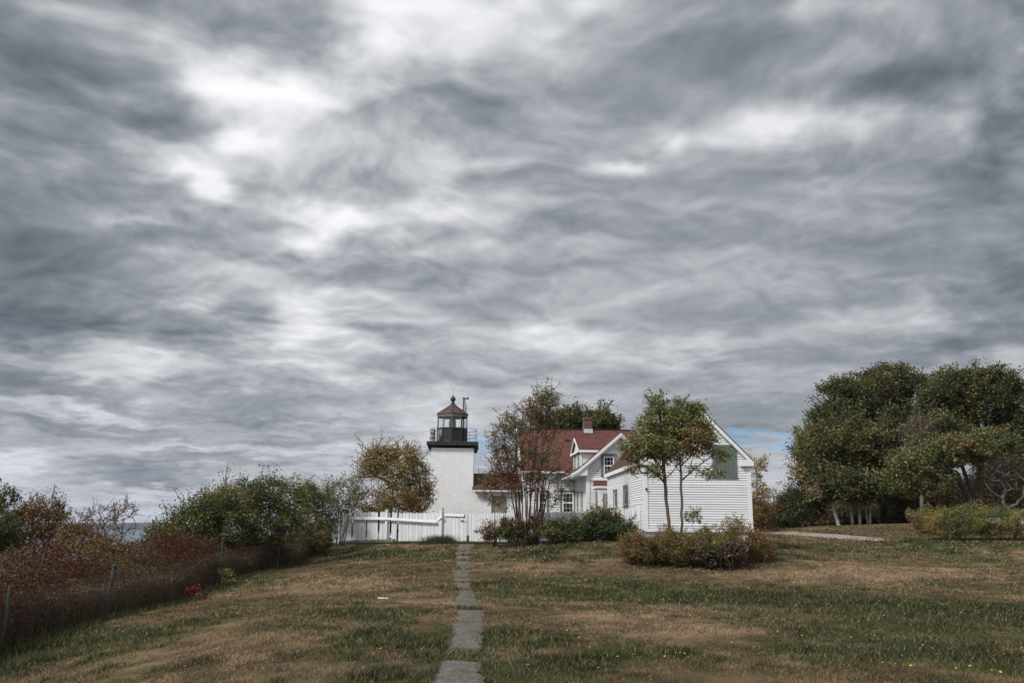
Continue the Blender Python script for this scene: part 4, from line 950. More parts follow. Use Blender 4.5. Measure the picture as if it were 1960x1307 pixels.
# ------------------------------------------------------------------ garage
def garage():
    fr = Frame(1235, 38, 1.0, math.radians(2.6)); L = fr.at_y; X, Yv, Z = np.eye(3); rs = np.random.RandomState(6)
    root = fr.empty('outbuilding', label='white clapboard outbuilding with steep gable and green loft door, standing behind the shrub island', cat='outbuilding')
    w = L(1437, 950, 0)[0]; d = fr.at_x(1163, 940, 0)[0]; d = min(d, 11); ax, az = L(1330.5, 771, -.22); ex, ez = L(1443, 881, -.22)
    ax = w/2; sl = (az-ez)/(ex-ax); exl = 2*ax-ex
    zs = .62; zwt = ez+(ex-w)*sl-.1
    prof = [(0, zs), (w, zs), (w, zwt), (ax, zwt+ax*sl), (0, zwt)]
    m = MB(); siding(m, prof, (0, 0, 0), X, -Yv, .101, .027, rs); siding(m, prof, (0, d, 0), X, Yv, .101, .027, rs)
    for x, n in ((0, -X), (w, X)): siding(m, [(0, zs), (d, zs), (d, zwt), (0, zwt)], (x, 0, 0), Yv, n, .101, .027, rs)
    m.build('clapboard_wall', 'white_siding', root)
    m = MB(); m.box(.03, w-.03, .03, d-.03, -.8, zs+.02); m.build('foundation', 'foundation', root)
    pts = [(exl, ez), (ax, az), (ex, ez)]
    m = MB(); profile_roof(m, pts, -.22, d+.25, .05); m.build('roof', 'brown_shingle', root)
    m = MB(); rake(m, pts, -.20, .20, .04, .052); rake(m, [(0, zwt+.02), (ax, zwt+.02+ax*sl), (w, zwt+.02)], -.062, .17, .03, 0); rake(m, pts, d+.19, .20, .04, .052); m.split('rake_board', 'white_trim', root)
    for x0, x1 in ((exl-.0, .03), (w-.03, ex)):
        m = MB(); m.box(x0, x1, -.155, d+.2, ez-.20, ez-.13)
        if x0 < 0: m.box(exl-.02, exl+.02, -.16, d+.2, ez-.21, ez-.03)
        else: m.box(ex-.02, ex+.02, -.16, d+.2, ez-.21, ez-.03)
        m.split('eave_boxing', 'white_trim', root)
    for x0, x1 in ((exl+.01, .42), (w-.42, ex-.01)):
        m = MB(); m.box(x0, x1, -.198, -.028, ez-.24, ez+.02); m.build('cornice_return', 'white_trim', root)
    for x0, x1, y0 in ((-.035, .13, 0), (w-.13, w+.035, 0)):
        m = MB(); m.box(x0, x1, -.042, -.028, zs-.02, ez-.245)
        if x0 < 0: m.box(-.042, -.0275, -.0275, .13, zs-.02, ez-.245)
        else: m.box(w+.0275, w+.042, -.0275, .13, zs-.02, ez-.245)
        m.build('corner_board', 'white_trim', root)
    m = MB(); m.box(-.05, w+.05, -.05, -.029, zs-.06, zs+.06); m.build('skirt_board', 'white_trim', root)
    # loft door: boarded, green
    x0, z0 = L(1365, 915, -.05); x1, z1 = L(1409, 852.5, -.05); m = MB(); n = 6
    for i in range(n): a = x0+(x1-x0)*i/n; m.box(a+.004, a+(x1-x0)/n-.004, -.052-.004*(i % 2), -.027, z0+.06, z1-.05)
    dr = m.build('loft_door', 'green_paint', root)
    m = MB(); m.box(x0-.02, x1+.02, -.072, -.027, z0-.0, z0+.058); m.box(x0-.02, x1+.02, -.066, -.027, z1-.048, z1); m.split('door_batten', 'green_paint', dr)
    # side windows in deep green casings
    for px, pt in ((1178.5, 939), (1198.5, 932)):
        y, _ = fr.at_x(px, 950, -.027); zt = fr.at_x(px, pt, -.027)[1]; window(root, (-.027, y, zt-.8), -Yv, -X, .62, 1.5, 1, 2, cw=.13, sw=.06, proud=.06, glassm='window_glass')
    # lamp bracket near the corner
    x, z = L(1237, 935.5, -.05); m = MB(); m.lathe((x, -.08, z), [(.001, -.06), (.04, -.05), (.045, .02), (.02, .05), (.001, .06)], 8); m.build('wall_lamp', 'iron_black', root)
    return fr
GAR = garage()

# ------------------------------------------------------------------ picket fence
def fpt(px): # world xy on the fence line at a photo column
    A = P(652, 1005, 47.0); B = P(1224, 1005, 38.8); d = ray(px, 1010)
    M2 = np.array([[d[0], -(B-A)[0]], [d[1], -(B-A)[1]]]); t, s = np.linalg.solve(M2, (A-EYE)[:2]); return np.array([d[0]*t, d[1]*t]), s
def topz(px, py): p, _ = fpt(px); q = P(px, py, p[1]); return q[2]
def picket_run(px0, px1, tops, name, label, seed, off=0.0, wob=.012, gaps=(), rails=True, width=.088, lean=0.0, group='sections of the white picket fence', cat='picket fence', miss=(), posts=()):
    """tops: [(px, py)] tip line"""
    rs = np.random.RandomState(seed); a, _ = fpt(px0); b, _ = fpt(px1); L = np.linalg.norm(b-a); u = (b-a)/L; n = np.array([u[1], -u[0]]); n = n if n[1] < 0 else -n
    zb = gz1(*a); root = empty(name, (a[0]+n[0]*off, a[1]+n[1]*off, zb), math.atan2(u[1], u[0]), label=label, cat=cat, group=group)
    txs = []; tz = []
    for px, py in tops: p, _ = fpt(px); txs.append((p-a)@u); tz.append(topz(px, py)-zb)
    m = MB(); x = .0; pitch = width+.014
    N = max(1, int(L/pitch)); pitch = L/N
    for i in range(N):
        x = (i+.5)*pitch
        if any(g0 < x/L < g1 for g0, g1 in miss): continue
        zt = np.interp(x, txs, tz)+rs.normal()*wob; p = a+u*x; z0 = gz1(*p)-zb+.03+abs(rs.normal())*.02; hw = (pitch-.012)/2; tl = lean*(x/L)+rs.normal()*.006; th = .02; yo = rs.normal()*.004
        hh = zt-z0; dx = tl*hh
        poly = [(x-hw, yo, z0), (x+hw, yo, z0), (x+hw+dx, yo, zt-.075), (x+.008+dx, yo, zt), (x-.008+dx, yo, zt), (x-hw+dx, yo, zt-.075)]
        m.prism(poly, (0, th, 0))
    m.build('pickets', 'picket_paint', root)
    if rails:
        m = MB(); h = np.interp(L/2, txs, tz)
        for f in (.22, .78):
            z0, z1 = tz[0]*f, np.interp(L, txs, tz)*f; m.beam((.02, .05, z0), (L-.02, .05, z1), .04, .08)
        m.split('rail', 'picket_paint', root)
    for (px, tp, wd) in posts:
        p, _ = fpt(px); x = (p-a)@u; z0 = gz1(*p)-zb; zt = topz(px, tp)-zb; q = MB(); q.box(x-wd/2, x+wd/2, -wd-.002, -.004, z0-.1, zt-.04); q.box(x-wd/2-.015, x+wd/2+.015, -wd-.017, .006, zt-.04, zt); q.build('post', 'picket_paint', root)
    return root, a, u, zb
TL = [(652, 979), (668, 977.5), (700, 979), (735, 978.5), (760, 980), (800, 980.5), (845, 979.5), (905, 980.5), (1000, 980), (1060, 979), (1110, 977.5), (1170, 972), (1224, 971)]
def fence():
    picket_run(652, 658, [(652, 979), (658, 980)], 'picket_fence', 'loose end pickets at the far left end of the white picket fence, against the bushes', 1, lean=.02, rails=False, posts=[(651, 978, .12)])
    picket_run(659.5, 673, TL, 'picket_fence', 'narrow left panel of the white picket fence, between its first two dark gaps', 2, lean=-.03, off=.02)
    picket_run(676.5, 700, TL, 'picket_fence', 'leaning white picket panel between the two dark slits left of the tall post', 3, lean=.02, off=.0, wob=.02)
    picket_run(703.5, 724.5, TL, 'picket_fence', 'warped white picket panel third from the left with splayed foot', 4, lean=-.04, off=.03, wob=.02)
    picket_run(726, 759, TL, 'picket_fence', 'ragged white picket panel carrying the tall post', 5, lean=.015, wob=.025, miss=((.62, .66),), posts=[(741.5, 975, .13)])
    picket_run(763, 842, TL, 'picket_fence', 'long straight white picket panel left of the tower corner, below the sloping rail', 6, wob=.008)
    r, a, u, zb = picket_run(848, 894, [(848, 981), (894, 982)], 'picket_gate', 'white picket gate at the far end of the stepping-stone path', 7, off=.03, cat='gate', group=None, lean=-.015, posts=[(846.5, 972, .15)])
    g0 = a; p, _ = fpt(852); x0 = (p-a)@u; p, _ = fpt(890); x1 = (p-a)@u; z = topz(870, 985.5)-zb; m = MB(); m.beam((x0, -.05, z+.02), (x1, -.06, z-.01), .05, .13); m.box(x1-.25, x1+.12, -.035, -.005, z-.30, z-.2); m.split('gate_rail', 'picket_paint', r)
    m = MB(); m.box(x1-.2, x1-.02, -.06, -.036, z-.27, z-.235); m.build('latch', 'iron_rail', r)
    picket_run(898.5, 930, TL, 'picket_fence', 'white picket panel just right of the gate, in front of the brick passage', 8, lean=.012)
    picket_run(931, 946, TL, 'picket_fence', 'grey weathered picket panel with dark slits between the gate and the many-stemmed tree', 9, lean=-.01, wob=.015, miss=((.3, .36), (.7, .78)))
    picket_run(948, 1040, TL, 'picket_fence', 'shaded picket fence run behind the many-stemmed tree', 10)
    picket_run(1041, 1164, TL, 'picket_fence', 'picket fence run behind the green hedge, under the house windows', 11)
    picket_run(1165, 1218, TL, 'picket_fence', 'even picket fence run beside the outbuilding windows', 12, wob=.006)
    picket_run(1219.5, 1233.5, [(1219, 965.5), (1234, 964.5)], 'picket_fence', 'three taller pickets butting against the outbuilding corner', 13, off=.03, width=.1, wob=.01)
    # sloping rail fastened in front of the left panels
    a, _ = fpt(665); b, _ = fpt(838.5); u = (b-a)/np.linalg.norm(b-a); n = np.array([u[1], -u[0]]); z0, zm, z1 = topz(665, 991), topz(742, 992), topz(838, 997.5); mid, _ = fpt(742)
    o = np.array([a[0], a[1], z0]); m = MB(); f = lambda p, z: np.array([p[0]+n[0]*.17, p[1]+n[1]*.17, z])-o
    m.beam(f(a, z0), f(mid, zm), .05, .13); m.beam(f(mid+u*.01, zm), f(b, z1), .05, .12); s = m.build('fence_rail', 'white_trim'); s.location = o
    tag(s, 'long loose white rail sloping across the front of the left fence panels', 'fence rail')
    # short return of the fence and old timber edging
    c, _ = fpt(846); z2 = topz(847, 988); m = MB(); p0 = f(b, z1); p1 = np.array([c[0], c[1]-.28, z2])-o; m.beam(p0+np.array([.02, 0, .01]), p1, .05, .1)
    s = m.build('rail_brace', 'white_trim'); s.location = o; tag(s, 'short white brace tying the sloping rail to the square gate post', 'brace')
    a, _ = fpt(656); b, _ = fpt(757); z0, z1 = gz1(*a), gz1(*b); o = np.array([a[0], a[1]-.25, z0]); m = MB(); m.beam((0, 0, .08), (b[0]-a[0], b[1]-a[1], z1-z0+.12), .14, .16); s = m.build('timber_edging', 'old_wood'); s.location = o
    tag(s, 'weathered timber beam lying along the foot of the left fence panels', 'timber')
fence()

# ------------------------------------------------------------------ chain-link fence
CL = [(-9.2, 12.0), tuple(P(0, 1255, 17)[:2]), tuple(P(205, 1185, 22)[:2]), tuple(P(325, 1158, 26)[:2]), tuple(P(420, 1118, 31)[:2]), tuple(P(530, 1092, 37)[:2]), tuple(P(572, 1080, 40.5)[:2]), tuple(P(605, 1068, 43)[:2])]
CL = [np.array(p) for p in CL]
def chain_link():
    o = np.array([CL[0][0], CL[0][1], gz1(*CL[0])]); root = empty('chain_link_fence', tuple(o), label='rusty chain-link fence running along the left edge of the lawn', cat='wire fence')
    hs = [1.25, 1.25, 1.25, .72, 1.5, 1.4, 1.1, 1.0]
    for i, (p, h) in enumerate(zip(CL, hs)):
        z = gz1(*p); m = MB(); b = np.array([p[0], p[1], z-.2])-o; t = b+np.array([.03 if i % 2 else .0, 0, h+.2])
        if i == 3: m.tube(b, t, .09, .08, 9); mt = 'bark_brown'
        elif i == 2: m.tube(b+np.array([-.09, 0, 0]), t+np.array([.05, 0, 0]), .05, n=10); m.lathe(t+np.array([.05, 0, 0]), [(.062, -.03), (.066, .01), (.001, .03)], 10); mt = 'galvanised'
        else: m.tube(b, t, .032, n=8); mt = 'galvanised'
        m.build('post', mt, root)
    P0, P1 = [], []
    for i in range(len(CL)-1):
        a, b = CL[i], CL[i+1]; L = np.linalg.norm(b-a); n = int(L/.075); H = 1.05
        def pt(s, z):
            s_ = np.clip(s/L, 0, 1); q = a+(b-a)*s_; return np.array([q[0], q[1], 0]), s_
        za, zb = gz1(*a), gz1(*b)
        for sg in (1, -1):
            k = np.arange(-int(H/.075), n+int(H/.075)); s0 = k*.075; s1 = s0+sg*H; zz0 = np.zeros(len(k)); zz1 = np.full(len(k), H)
            # clip to the panel
            for lo in (0, L):
                pass
            c0, c1 = np.clip(s0, 0, L), np.clip(s1, 0, L); t0 = (c0-s0)/(s1-s0); t1 = (c1-s0)/(s1-s0); ok = (t1-t0) > .02
            c0, c1, t0, t1 = c0[ok], c1[ok], t0[ok], t1[ok]
            for c, t, out in ((c0, t0, P0), (c1, t1, P1)):
                f = c/L; out.append(np.stack([a[0]+(b[0]-a[0])*f, a[1]+(b[1]-a[1])*f, za+(zb-za)*f+.05+t*H], -1))
        for z in (.05, 1.1):
            P0.append(np.array([[a[0], a[1], za+z]])); P1.append(np.array([[b[0], b[1], zb+z]]))
    p0, p1 = np.concatenate(P0)-o, np.concatenate(P1)-o; r = np.full(len(p0), .0015); V, Fq = tubes_mesh(p0, p1, r, r, 3); np_mesh('wire_mesh', V, Fq, 'wire', root)
chain_link()

# ------------------------------------------------------------------ plants
OAK = [(3, (.038, .045, .022)), (4, (.060, .068, .032)), (2.4, (.082, .088, .042)), (.5, (.10, .078, .036))]
OAK2 = [(3, (.050, .062, .030)), (4, (.080, .095, .045)), (2, (.11, .125, .06)), (.6, (.12, .08, .05))]
LIGHT = [(3, (.060, .078, .032)), (4, (.095, .115, .05)), (2, (.13, .135, .055))]
YOUNG = [(.4, (.12, .07, .042)), (3, (.125, .125, .058)), (4, (.125, .145, .072)), (2, (.09, .11, .052))]
REDGRN = [(1.6, (.10, .042, .03)), (2.5, (.11, .08, .045)), (3, (.10, .09, .045)), (2, (.075, .085, .035))]
GOLD = [(1.5, (.145, .10, .04)), (3, (.165, .135, .068)), (3, (.13, .115, .058)), (2, (.22, .175, .09))]
BROWN = [(3, (.075, .045, .025)), (3, (.11, .07, .032)), (2, (.055, .055, .028)), (1, (.15, .085, .035))]
RUST = [(2, (.050, .017, .010)), (4, (.030, .015, .010)), (2.5, (.036, .023, .013)), (.8, (.075, .030, .014)), (1, (.028, .028, .017)), (.4, (.07, .055, .036))]
SHRUB = [(3, (.040, .052, .022)), (4, (.060, .075, .030)), (2, (.085, .095, .036)), (1, (.12, .10, .04))]
HEDGE = [(3, (.032, .048, .022)), (4, (.048, .068, .030)), (2, (.07, .09, .038)), (1, (.11, .055, .03))]
OLIVE = [(2, (.095, .050, .028)), (3, (.105, .070, .030)), (3, (.090, .080, .032)), (2, (.13, .115, .045)), (1, (.06, .065, .028))]
DARKC = [(3, (.022, .032, .018)), (3, (.038, .048, .022)), (1, (.07, .06, .03))]
PURPLE = [(3, (.045, .022, .028)), (2, (.055, .042, .042)), (3, (.045, .058, .038)), (.3, (.055, .014, .018))]

def G(px, py, Y):
    p = P(px, py, Y); return np.array([p[0], p[1], gz1(p[0], p[1])-.05])
# two young trees growing out of the shrub island
b = G(1279, 1060, 32.2); m_ = mpp(32.2)
LIMB_A = [[P(x, y, 32.2+.12*((i*7) % 5-2)*k) for k, (x, y) in enumerate(l)] for i, l in enumerate([[(1275, 922), (1240, 895), (1203, 876)], [(1275, 915), (1298, 890), (1312, 868)], [(1274, 900), (1240, 868), (1218, 838)], [(1272, 885), (1292, 850), (1298, 820)], [(1274, 912), (1250, 905), (1212, 905)], [(1272, 870), (1245, 835), (1236, 800)]])]
LIMB_B = [[P(x, y, 32.0+.12*((i*7) % 5-2)*k) for k, (x, y) in enumerate(l)] for i, l in enumerate([[(1305, 918), (1332, 895), (1362, 872)], [(1304, 905), (1282, 880), (1262, 850)], [(1304, 895), (1332, 860), (1350, 820)], [(1303, 880), (1290, 850), (1284, 810)], [(1303, 875), (1322, 840), (1332, 800)]])]
def up(px, py, Y): return P(px, py, Y)
make_tree('young_tree', 'slim young tree with forked twin trunk, left of the two in the shrub island', 'tree', b,
 [[b, up(1280, 1000, 32.2), up(1273, 925, 32.2), up(1266, 870, 32.2), up(1262, 790, 32.2)], [up(1276, 960, 32.25), up(1272, 900, 32.3), up(1272, 850, 32.3), up(1258, 760, 32.3)]],
 [ell(1256, 775, 32.2, 20, 30, None, 22), ell(1262, 812, 32.2, 42, 34, None, 60), ell(1240, 850, 32.2, 44, 32, None, 55), ell(1275, 850, 32.3, 36, 34, None, 50), ell(1215, 868, 32.1, 28, 22, None, 34), ell(1232, 900, 32, 40, 13, .5, 14)],
 15500, .115, YOUNG, 'bark_red', .062, seed=3, whip=.25, spread=.17, r_tip=.005, twigs=2.5, step=.25, droop=.9, aspect=.36, shell=.4, group='twin young trees in the shrub island', limbs=LIMB_A)
b = G(1306, 1060, 32)
make_tree('young_tree', 'slim young tree with single straight trunk, right of the two in the shrub island', 'tree', b,
 [[b, up(1305, 1000, 32), up(1304, 920, 32), up(1301, 860, 32), up(1310, 790, 32)]],
 [ell(1305, 788, 32, 28, 22, None, 28), ell(1330, 790, 32, 22, 20, None, 20), ell(1318, 828, 32, 44, 34, None, 60), ell(1340, 840, 31.8, 32, 36, None, 54), ell(1300, 855, 32, 34, 28, None, 34), ell(1374, 872, 31.7, 18, 16, None, 9), ell(1350, 905, 31.8, 34, 14, .5, 10)],
 14500, .115, YOUNG, 'bark_red', .048, seed=5, whip=.25, spread=.17, r_tip=.005, twigs=2.5, step=.25, droop=.9, aspect=.36, shell=.4, group='twin young trees in the shrub island', limbs=LIMB_B)
# many-stemmed tree before the fence
b = G(1012, 1034, 39.5); st = []
rs = np.random.RandomState(9)
for (bx, tx, ty, mx) in [(992, 940, 900, 985), (997, 962, 850, 990), (1000, 985, 800, 992), (1004, 1000, 790, 997), (1010, 1018, 775, 1008), (1014, 1040, 765, 1016), (1018, 1047, 760, 1030), (1022, 1050, 790, 1033), (1026, 1065, 800, 1042), (1030, 1072, 870, 1044), (1006, 1030, 810, 1020), (1020, 1020, 830, 1026), (995, 948, 935, 975), (999, 970, 900, 984), (1012, 1000, 850, 1003), (1025, 1060, 900, 1038), (1028, 1082, 905, 1052), (1003, 978, 870, 991)]:
    dy = rs.normal()*.3; st.append([(P(bx, 1034, 39.5)[0], 39.5+dy*.5, b[2]), P(bx+(mx-bx)*.5, 985, 39.5+dy), P(mx, 920, 39.5+dy), P((mx+tx)/2, (920+ty)/2, 39.5+dy), P(tx, ty, 39.5+dy)])
make_tree('multi_stem_tree', 'tall tree of many thin stems with sparse reddish leaves, before the picket fence', 'tree', b, st,
 [ell(1047, 765, 39.5, 26, 24, None, 45), ell(1038, 790, 39.5, 38, 28, None, 60), ell(1000, 805, 39.5, 42, 26, None, 55), ell(968, 840, 39.5, 30, 34, None, 55), ell(985, 870, 39.5, 46, 40, None, 50), ell(1040, 850, 39.5, 44, 45, None, 30), ell(950, 890, 39.5, 18, 20, None, 14), ell(958, 930, 39.2, 40, 40, .6, 60), ell(1050, 920, 39.3, 40, 50, .6, 50), ell(1005, 900, 39.4, 40, 50, .6, 40)],
 14500, .12, REDGRN, 'bark_red', .034, seed=8, spread=.2, r_tip=.0045, twigs=14, step=.3, droop=.9, aspect=.38, shell=.3, trunk_name='stems', patch=1.4)
# trees behind the fence, left of the tower
for (px, cl, sd, lb) in [(738, [ell(722, 862, 54, 10, 16, .4, 12), ell(750, 868, 54, 10, 16, .4, 12), ell(735, 880, 54, 28, 20, None, 40), ell(722, 890, 54, 36, 26, None, 60), ell(748, 905, 54, 34, 34, None, 60), ell(740, 950, 54, 50, 30, None, 60), ell(705, 905, 54, 22, 14, None, 16)], 31, 'sparse golden-leaved tree behind the left fence panels, farther from the tower'),
                       (790, [ell(782, 868, 56, 9, 16, .4, 12), ell(788, 882, 56, 20, 18, None, 30), ell(790, 905, 56, 28, 26, None, 50), ell(800, 945, 56, 34, 36, None, 80), ell(770, 955, 56, 40, 24, None, 50)], 32, 'golden-brown tree behind the fence, touching the left side of the tower')]:
    b = G(px, 1030, 55); make_tree('golden_tree', lb, 'tree', b, [[b, P(px, 990, 55), P(px-4, 930, 55)], [b+.1, P(px+10, 980, 55), P(px+14, 930, 55)]], cl, 11500, .12, GOLD, 'bark_brown', .08, seed=sd, spread=.26, r_tip=.006, twigs=3, whip=.9, group='autumn trees behind the fence', shell=.35)
# behind the house
for (px, cl, sd, lb) in [(1085, [ell(1092, 806, 80, 34, 18, 3, 60), ell(1060, 815, 80, 26, 14, 2, 30)], 35, 'dark green tree crown rising behind the house roof, left of the chimney'), (1150, [ell(1148, 808, 82, 30, 18, 3, 55), ell(1168, 815, 82, 14, 12, 2, 14)], 36, 'dark green tree crown rising behind the house roof, right of the chimney')]:
    b = G(px, 1000, 80); make_tree('background_oak', lb, 'tree', b, [[b, P(px, 900, 80), P(px, 850, 80)]], cl, 12000, .22, OAK, 'bark_brown', .25, seed=sd, spread=.4, r_tip=.02, shell=.4, group='trees behind the house')
# hedge plants along the fence
for (px, Y, cl, n, pal, sd, lb) in [
  (948, 40.2, [ell(948, 1018, 40.2, 26, 16, .5, 40)], 3200, [(2, (.10, .04, .035)), (2, (.06, .07, .035)), (1, (.15, .12, .09))], 41, 'low reddish bush beside the gate, at the left foot of the many-stemmed tree'),
  (975, 39.6, [ell(972, 1006, 39.6, 20, 14, .4, 26), ell(985, 1022, 39.6, 26, 12, .5, 30)], 4200, HEDGE, 42, 'small dark green bush at the left foot of the many-stemmed tree'),
  (1072, 38.6, [ell(1065, 1018, 38.6, 34, 16, .7, 60), ell(1085, 1005, 38.8, 34, 12, .5, 30)], 8500, HEDGE, 43, 'low dark green hedge plant just right of the many-stemmed tree'),
  (1130, 38.2, [ell(1135, 1008, 38.2, 36, 24, .8, 90), ell(1150, 990, 38.3, 20, 14, .5, 30), ell(1105, 1022, 38.2, 30, 12, .6, 30)], 12000, HEDGE, 44, 'tallest dark green hedge plant, in front of the fence under the bay window'),
  (1185, 37.8, [ell(1182, 1014, 37.8, 34, 18, .7, 70), ell(1170, 998, 38, 20, 12, .5, 24)], 8500, HEDGE, 45, 'dark green hedge plant at the right end, left of the shrub island')]:
    make_shrub('hedge_shrub', lb, 'shrub', px, 1033, Y, cl, n, .085, pal, sd, nst=8, spread=.15, group='shrubs along the picket fence', r_trunk=.02, twigs=1.5, shell=.45)
make_shrub('brush', 'brown brush growing behind the left panels of the picket fence, filling the slits between them', 'shrub', 700, 1035, 50, [ell(700, 995, 50, 50, 34, .6, 110), ell(765, 985, 51, 50, 40, .6, 120)], 15000, .11, [(2, (.10, .065, .028)), (3, (.11, .085, .035)), (2, (.07, .065, .03))], 46, nst=8, spread=.2, r_trunk=.02)
make_shrub('vine', 'dark red-green vine tangled round the foot of the many-stemmed tree', 'vine', 1015, 1034, 39.3, [ell(1012, 1018, 39.3, 26, 20, .5, 50), ell(1030, 1000, 39.3, 14, 18, .4, 20)], 4200, .085, [(2, (.07, .025, .02)), (3, (.04, .045, .022)), (2, (.06, .045, .025))], 47, nst=6, spread=.13, r_trunk=.012)
# shrub island
isl = [(1228, [ell(1225, 1052, 31.6, 40, 30, .9, 130), ell(1212, 1040, 31.8, 22, 18, .7, 30)], 'reddish-brown left end shrub of the island bed', OLIVE, 51),
       (1295, [ell(1288, 1048, 31.5, 44, 32, .9, 150)], 'olive-brown shrub around the feet of the two young trees', OLIVE, 52),
       (1362, [ell(1352, 1046, 31.6, 42, 32, .9, 140)], 'yellow-green topped middle shrub right of the two young trees', [(2, (.10, .055, .03)), (3, (.10, .09, .035)), (3, (.12, .12, .045))], 53),
       (1430, [ell(1415, 1038, 31.9, 44, 30, .9, 140), ell(1455, 1050, 32, 24, 24, .6, 40)], 'taller loose shrub at the right end of the island bed', OLIVE, 54)]
for px, cl, lb, pal, sd in isl:
    make_shrub('island_shrub', lb, 'shrub', px, 1080, 31.6, cl, 15500, .062, pal, sd, nst=16, spread=.115, group='shrubs of the island bed', r_trunk=.012, r_tip=.003, twigs=3, shell=.5, flatz=1.1, aspect=.45, var=.5)
make_shrub('sumac_shrub', 'low purple-red leaved shrub at the front right foot of the island bed', 'shrub', 1375, 1084, 30.6, [ell(1368, 1066, 30.6, 30, 16, .4, 40), ell(1402, 1058, 30.7, 26, 15, .35, 34)], 1500, .15, PURPLE, 56, nst=6, spread=.14, r_trunk=.012, droop=1.5, aspect=.42)
make_shrub('sapling', 'pale leafy sapling sticking up right of the twin young trees against the white clapboards', 'sapling', 1326, 1050, 31.9, [ell(1328, 990, 31.9, 19, 11, .25, 22)], 420, .11, LIGHT, 57, nst=2, spread=.10, r_trunk=.008, r_tip=.003, droop=1.2, aspect=.33)
# tall dead-topped sprigs of the island
make_shrub('sprig_shrub', 'thin upright sprigs standing above the right end of the island bed', 'shrub', 1408, 1070, 32.2, [ell(1400, 1002, 32.2, 42, 14, .3, 26)], 900, .06, [(2, (.16, .12, .08)), (2, (.10, .09, .04))], 58, nst=10, spread=.06, r_trunk=.008, r_tip=.003, flatz=1.6)
# behind and right of the garage
b = G(1452, 1010, 62); make_tree('thin_birch', 'thin sparse birch just behind the right wall of the outbuilding', 'tree', b, [[b, P(1452, 950, 62), P(1447, 890, 62)]], [ell(1448, 888, 62, 18, 20, 1, 24), ell(1452, 945, 62, 18, 34, 1, 40)], 2600, .15, GOLD, 'bark_birch', .07, seed=61, spread=.24, twigs=3, shell=.3)
make_shrub('dark_bush', 'dark brown bush in the gap between the outbuilding and the lawn rise', 'shrub', 1458, 1015, 60, [ell(1455, 985, 60, 24, 30, 1.2, 60)], 6000, .12, BROWN, 62, spread=.25)
make_shrub('round_bush', 'large round dark green bush with orange-brown top, left of the leaning white birch', 'shrub', 1535, 1012, 70, [ell(1530, 980, 70, 44, 34, 2.5, 130), ell(1545, 945, 70, 40, 34, 2.5, 110), ell(1500, 985, 70, 26, 30, 2, 50)], 26000, .15, [(3, (.028, .038, .02)), (3, (.045, .052, .024)), (2, (.085, .06, .026)), (1, (.14, .075, .028))], 63, spread=.34, r_tip=.01, r_trunk=.08, patch=3, step=.5)
def birch(bx, by, pts, Y, r, cl, n, lb, sd, pal=GOLD):
    b = G(bx, by, Y); make_tree('birch_tree', lb, 'tree', b, [[b]+[P(x, y, Y) for x, y in pts]], cl, n, .15, pal, 'bark_birch', r, seed=sd, spread=.34, r_tip=.005, twigs=1.0, shell=.3, group='white-trunked birches at the wood edge', expo=.75)
birch(1606, 1006, [(1598, 980), (1590, 950), (1583, 915), (1574, 890)], 68, .15, [ell(1540, 850, 69, 18, 30, 1.2, 26), ell(1527, 905, 69, 12, 26, 1, 18), ell(1560, 935, 67.5, 16, 18, 1, 14)], 3000, 'leaning white birch, leftmost of the white trunks, with sparse yellow leaves', 71)
birch(1632, 1005, [(1629, 985), (1627, 965), (1630, 940)], 68.5, .13, [ell(1632, 935, 69, 16, 16, .8, 14)], 900, 'second white birch trunk from the left, broken fork at its top', 72)
birch(1646, 1005, [(1645, 985), (1642, 955), (1640, 930)], 68.5, .12, [ell(1645, 925, 69, 16, 14, .8, 12)], 800, 'straight white birch trunk in the middle of the group', 73)
birch(1662, 1005, [(1660, 990), (1657, 970), (1652, 945)], 69.5, .08, [ell(1655, 935, 70, 14, 12, .8, 10)], 700, 'thin pale trunk second from the right among the birches', 74)
birch(1666, 1006, [(1665, 990), (1667, 972), (1676, 945)], 68.6, .09, [ell(1678, 935, 69, 14, 12, .8, 10)], 700, 'thin white birch trunk at the right end of the group, curving right', 75)
# big maples at the right
b = G(1690, 1003, 73.5); make_tree('maple_tree', 'huge dark green maple with domed crown above the birch trunks', 'tree', b,
 [[b, P(1692, 960, 73.5), P(1690, 900, 73.5), P(1685, 820, 73.5)], [P(1690, 940, 73.5), P(1640, 880, 72.5), P(1620, 830, 72.5)], [P(1690, 930, 73.5), P(1730, 860, 73.5), P(1740, 790, 73.5)]],
 [ell(1695, 738, 73.5, 62, 36, 3.2, 120), ell(1645, 770, 73.5, 52, 40, 3, 110), ell(1600, 815, 73.5, 48, 48, 3, 120), ell(1570, 865, 73, 46, 44, 2.5, 110), ell(1620, 890, 71.5, 62, 50, 2.5, 150), ell(1690, 830, 72.5, 70, 60, 3.2, 190), ell(1680, 915, 71.5, 60, 34, 2.5, 100), ell(1740, 900, 72.5, 46, 40, 2.5, 90), ell(1600, 925, 69, 40, 22, 2, 60), ell(1650, 935, 66.5, 56, 26, 1.4, 110), ell(1600, 930, 67, 36, 22, 1.2, 50), ell(1560, 850, 69, 30, 34, 1.5, 50), ell(1560, 900, 68.5, 30, 34, 1.5, 60), ell(1720, 945, 69, 44, 20, 2, 60), ell(1660, 850, 70, 60, 50, 2, 120), ell(1600, 745, 74, 36, 20, 1.6, 34), ell(1760, 762, 74, 44, 44, 3, 90)],
 150000, .20, OAK, 'bark_brown', .38, seed=81, spread=.42, r_tip=.014, shell=.55, step=.7, patch=2.5, twigs=.6)
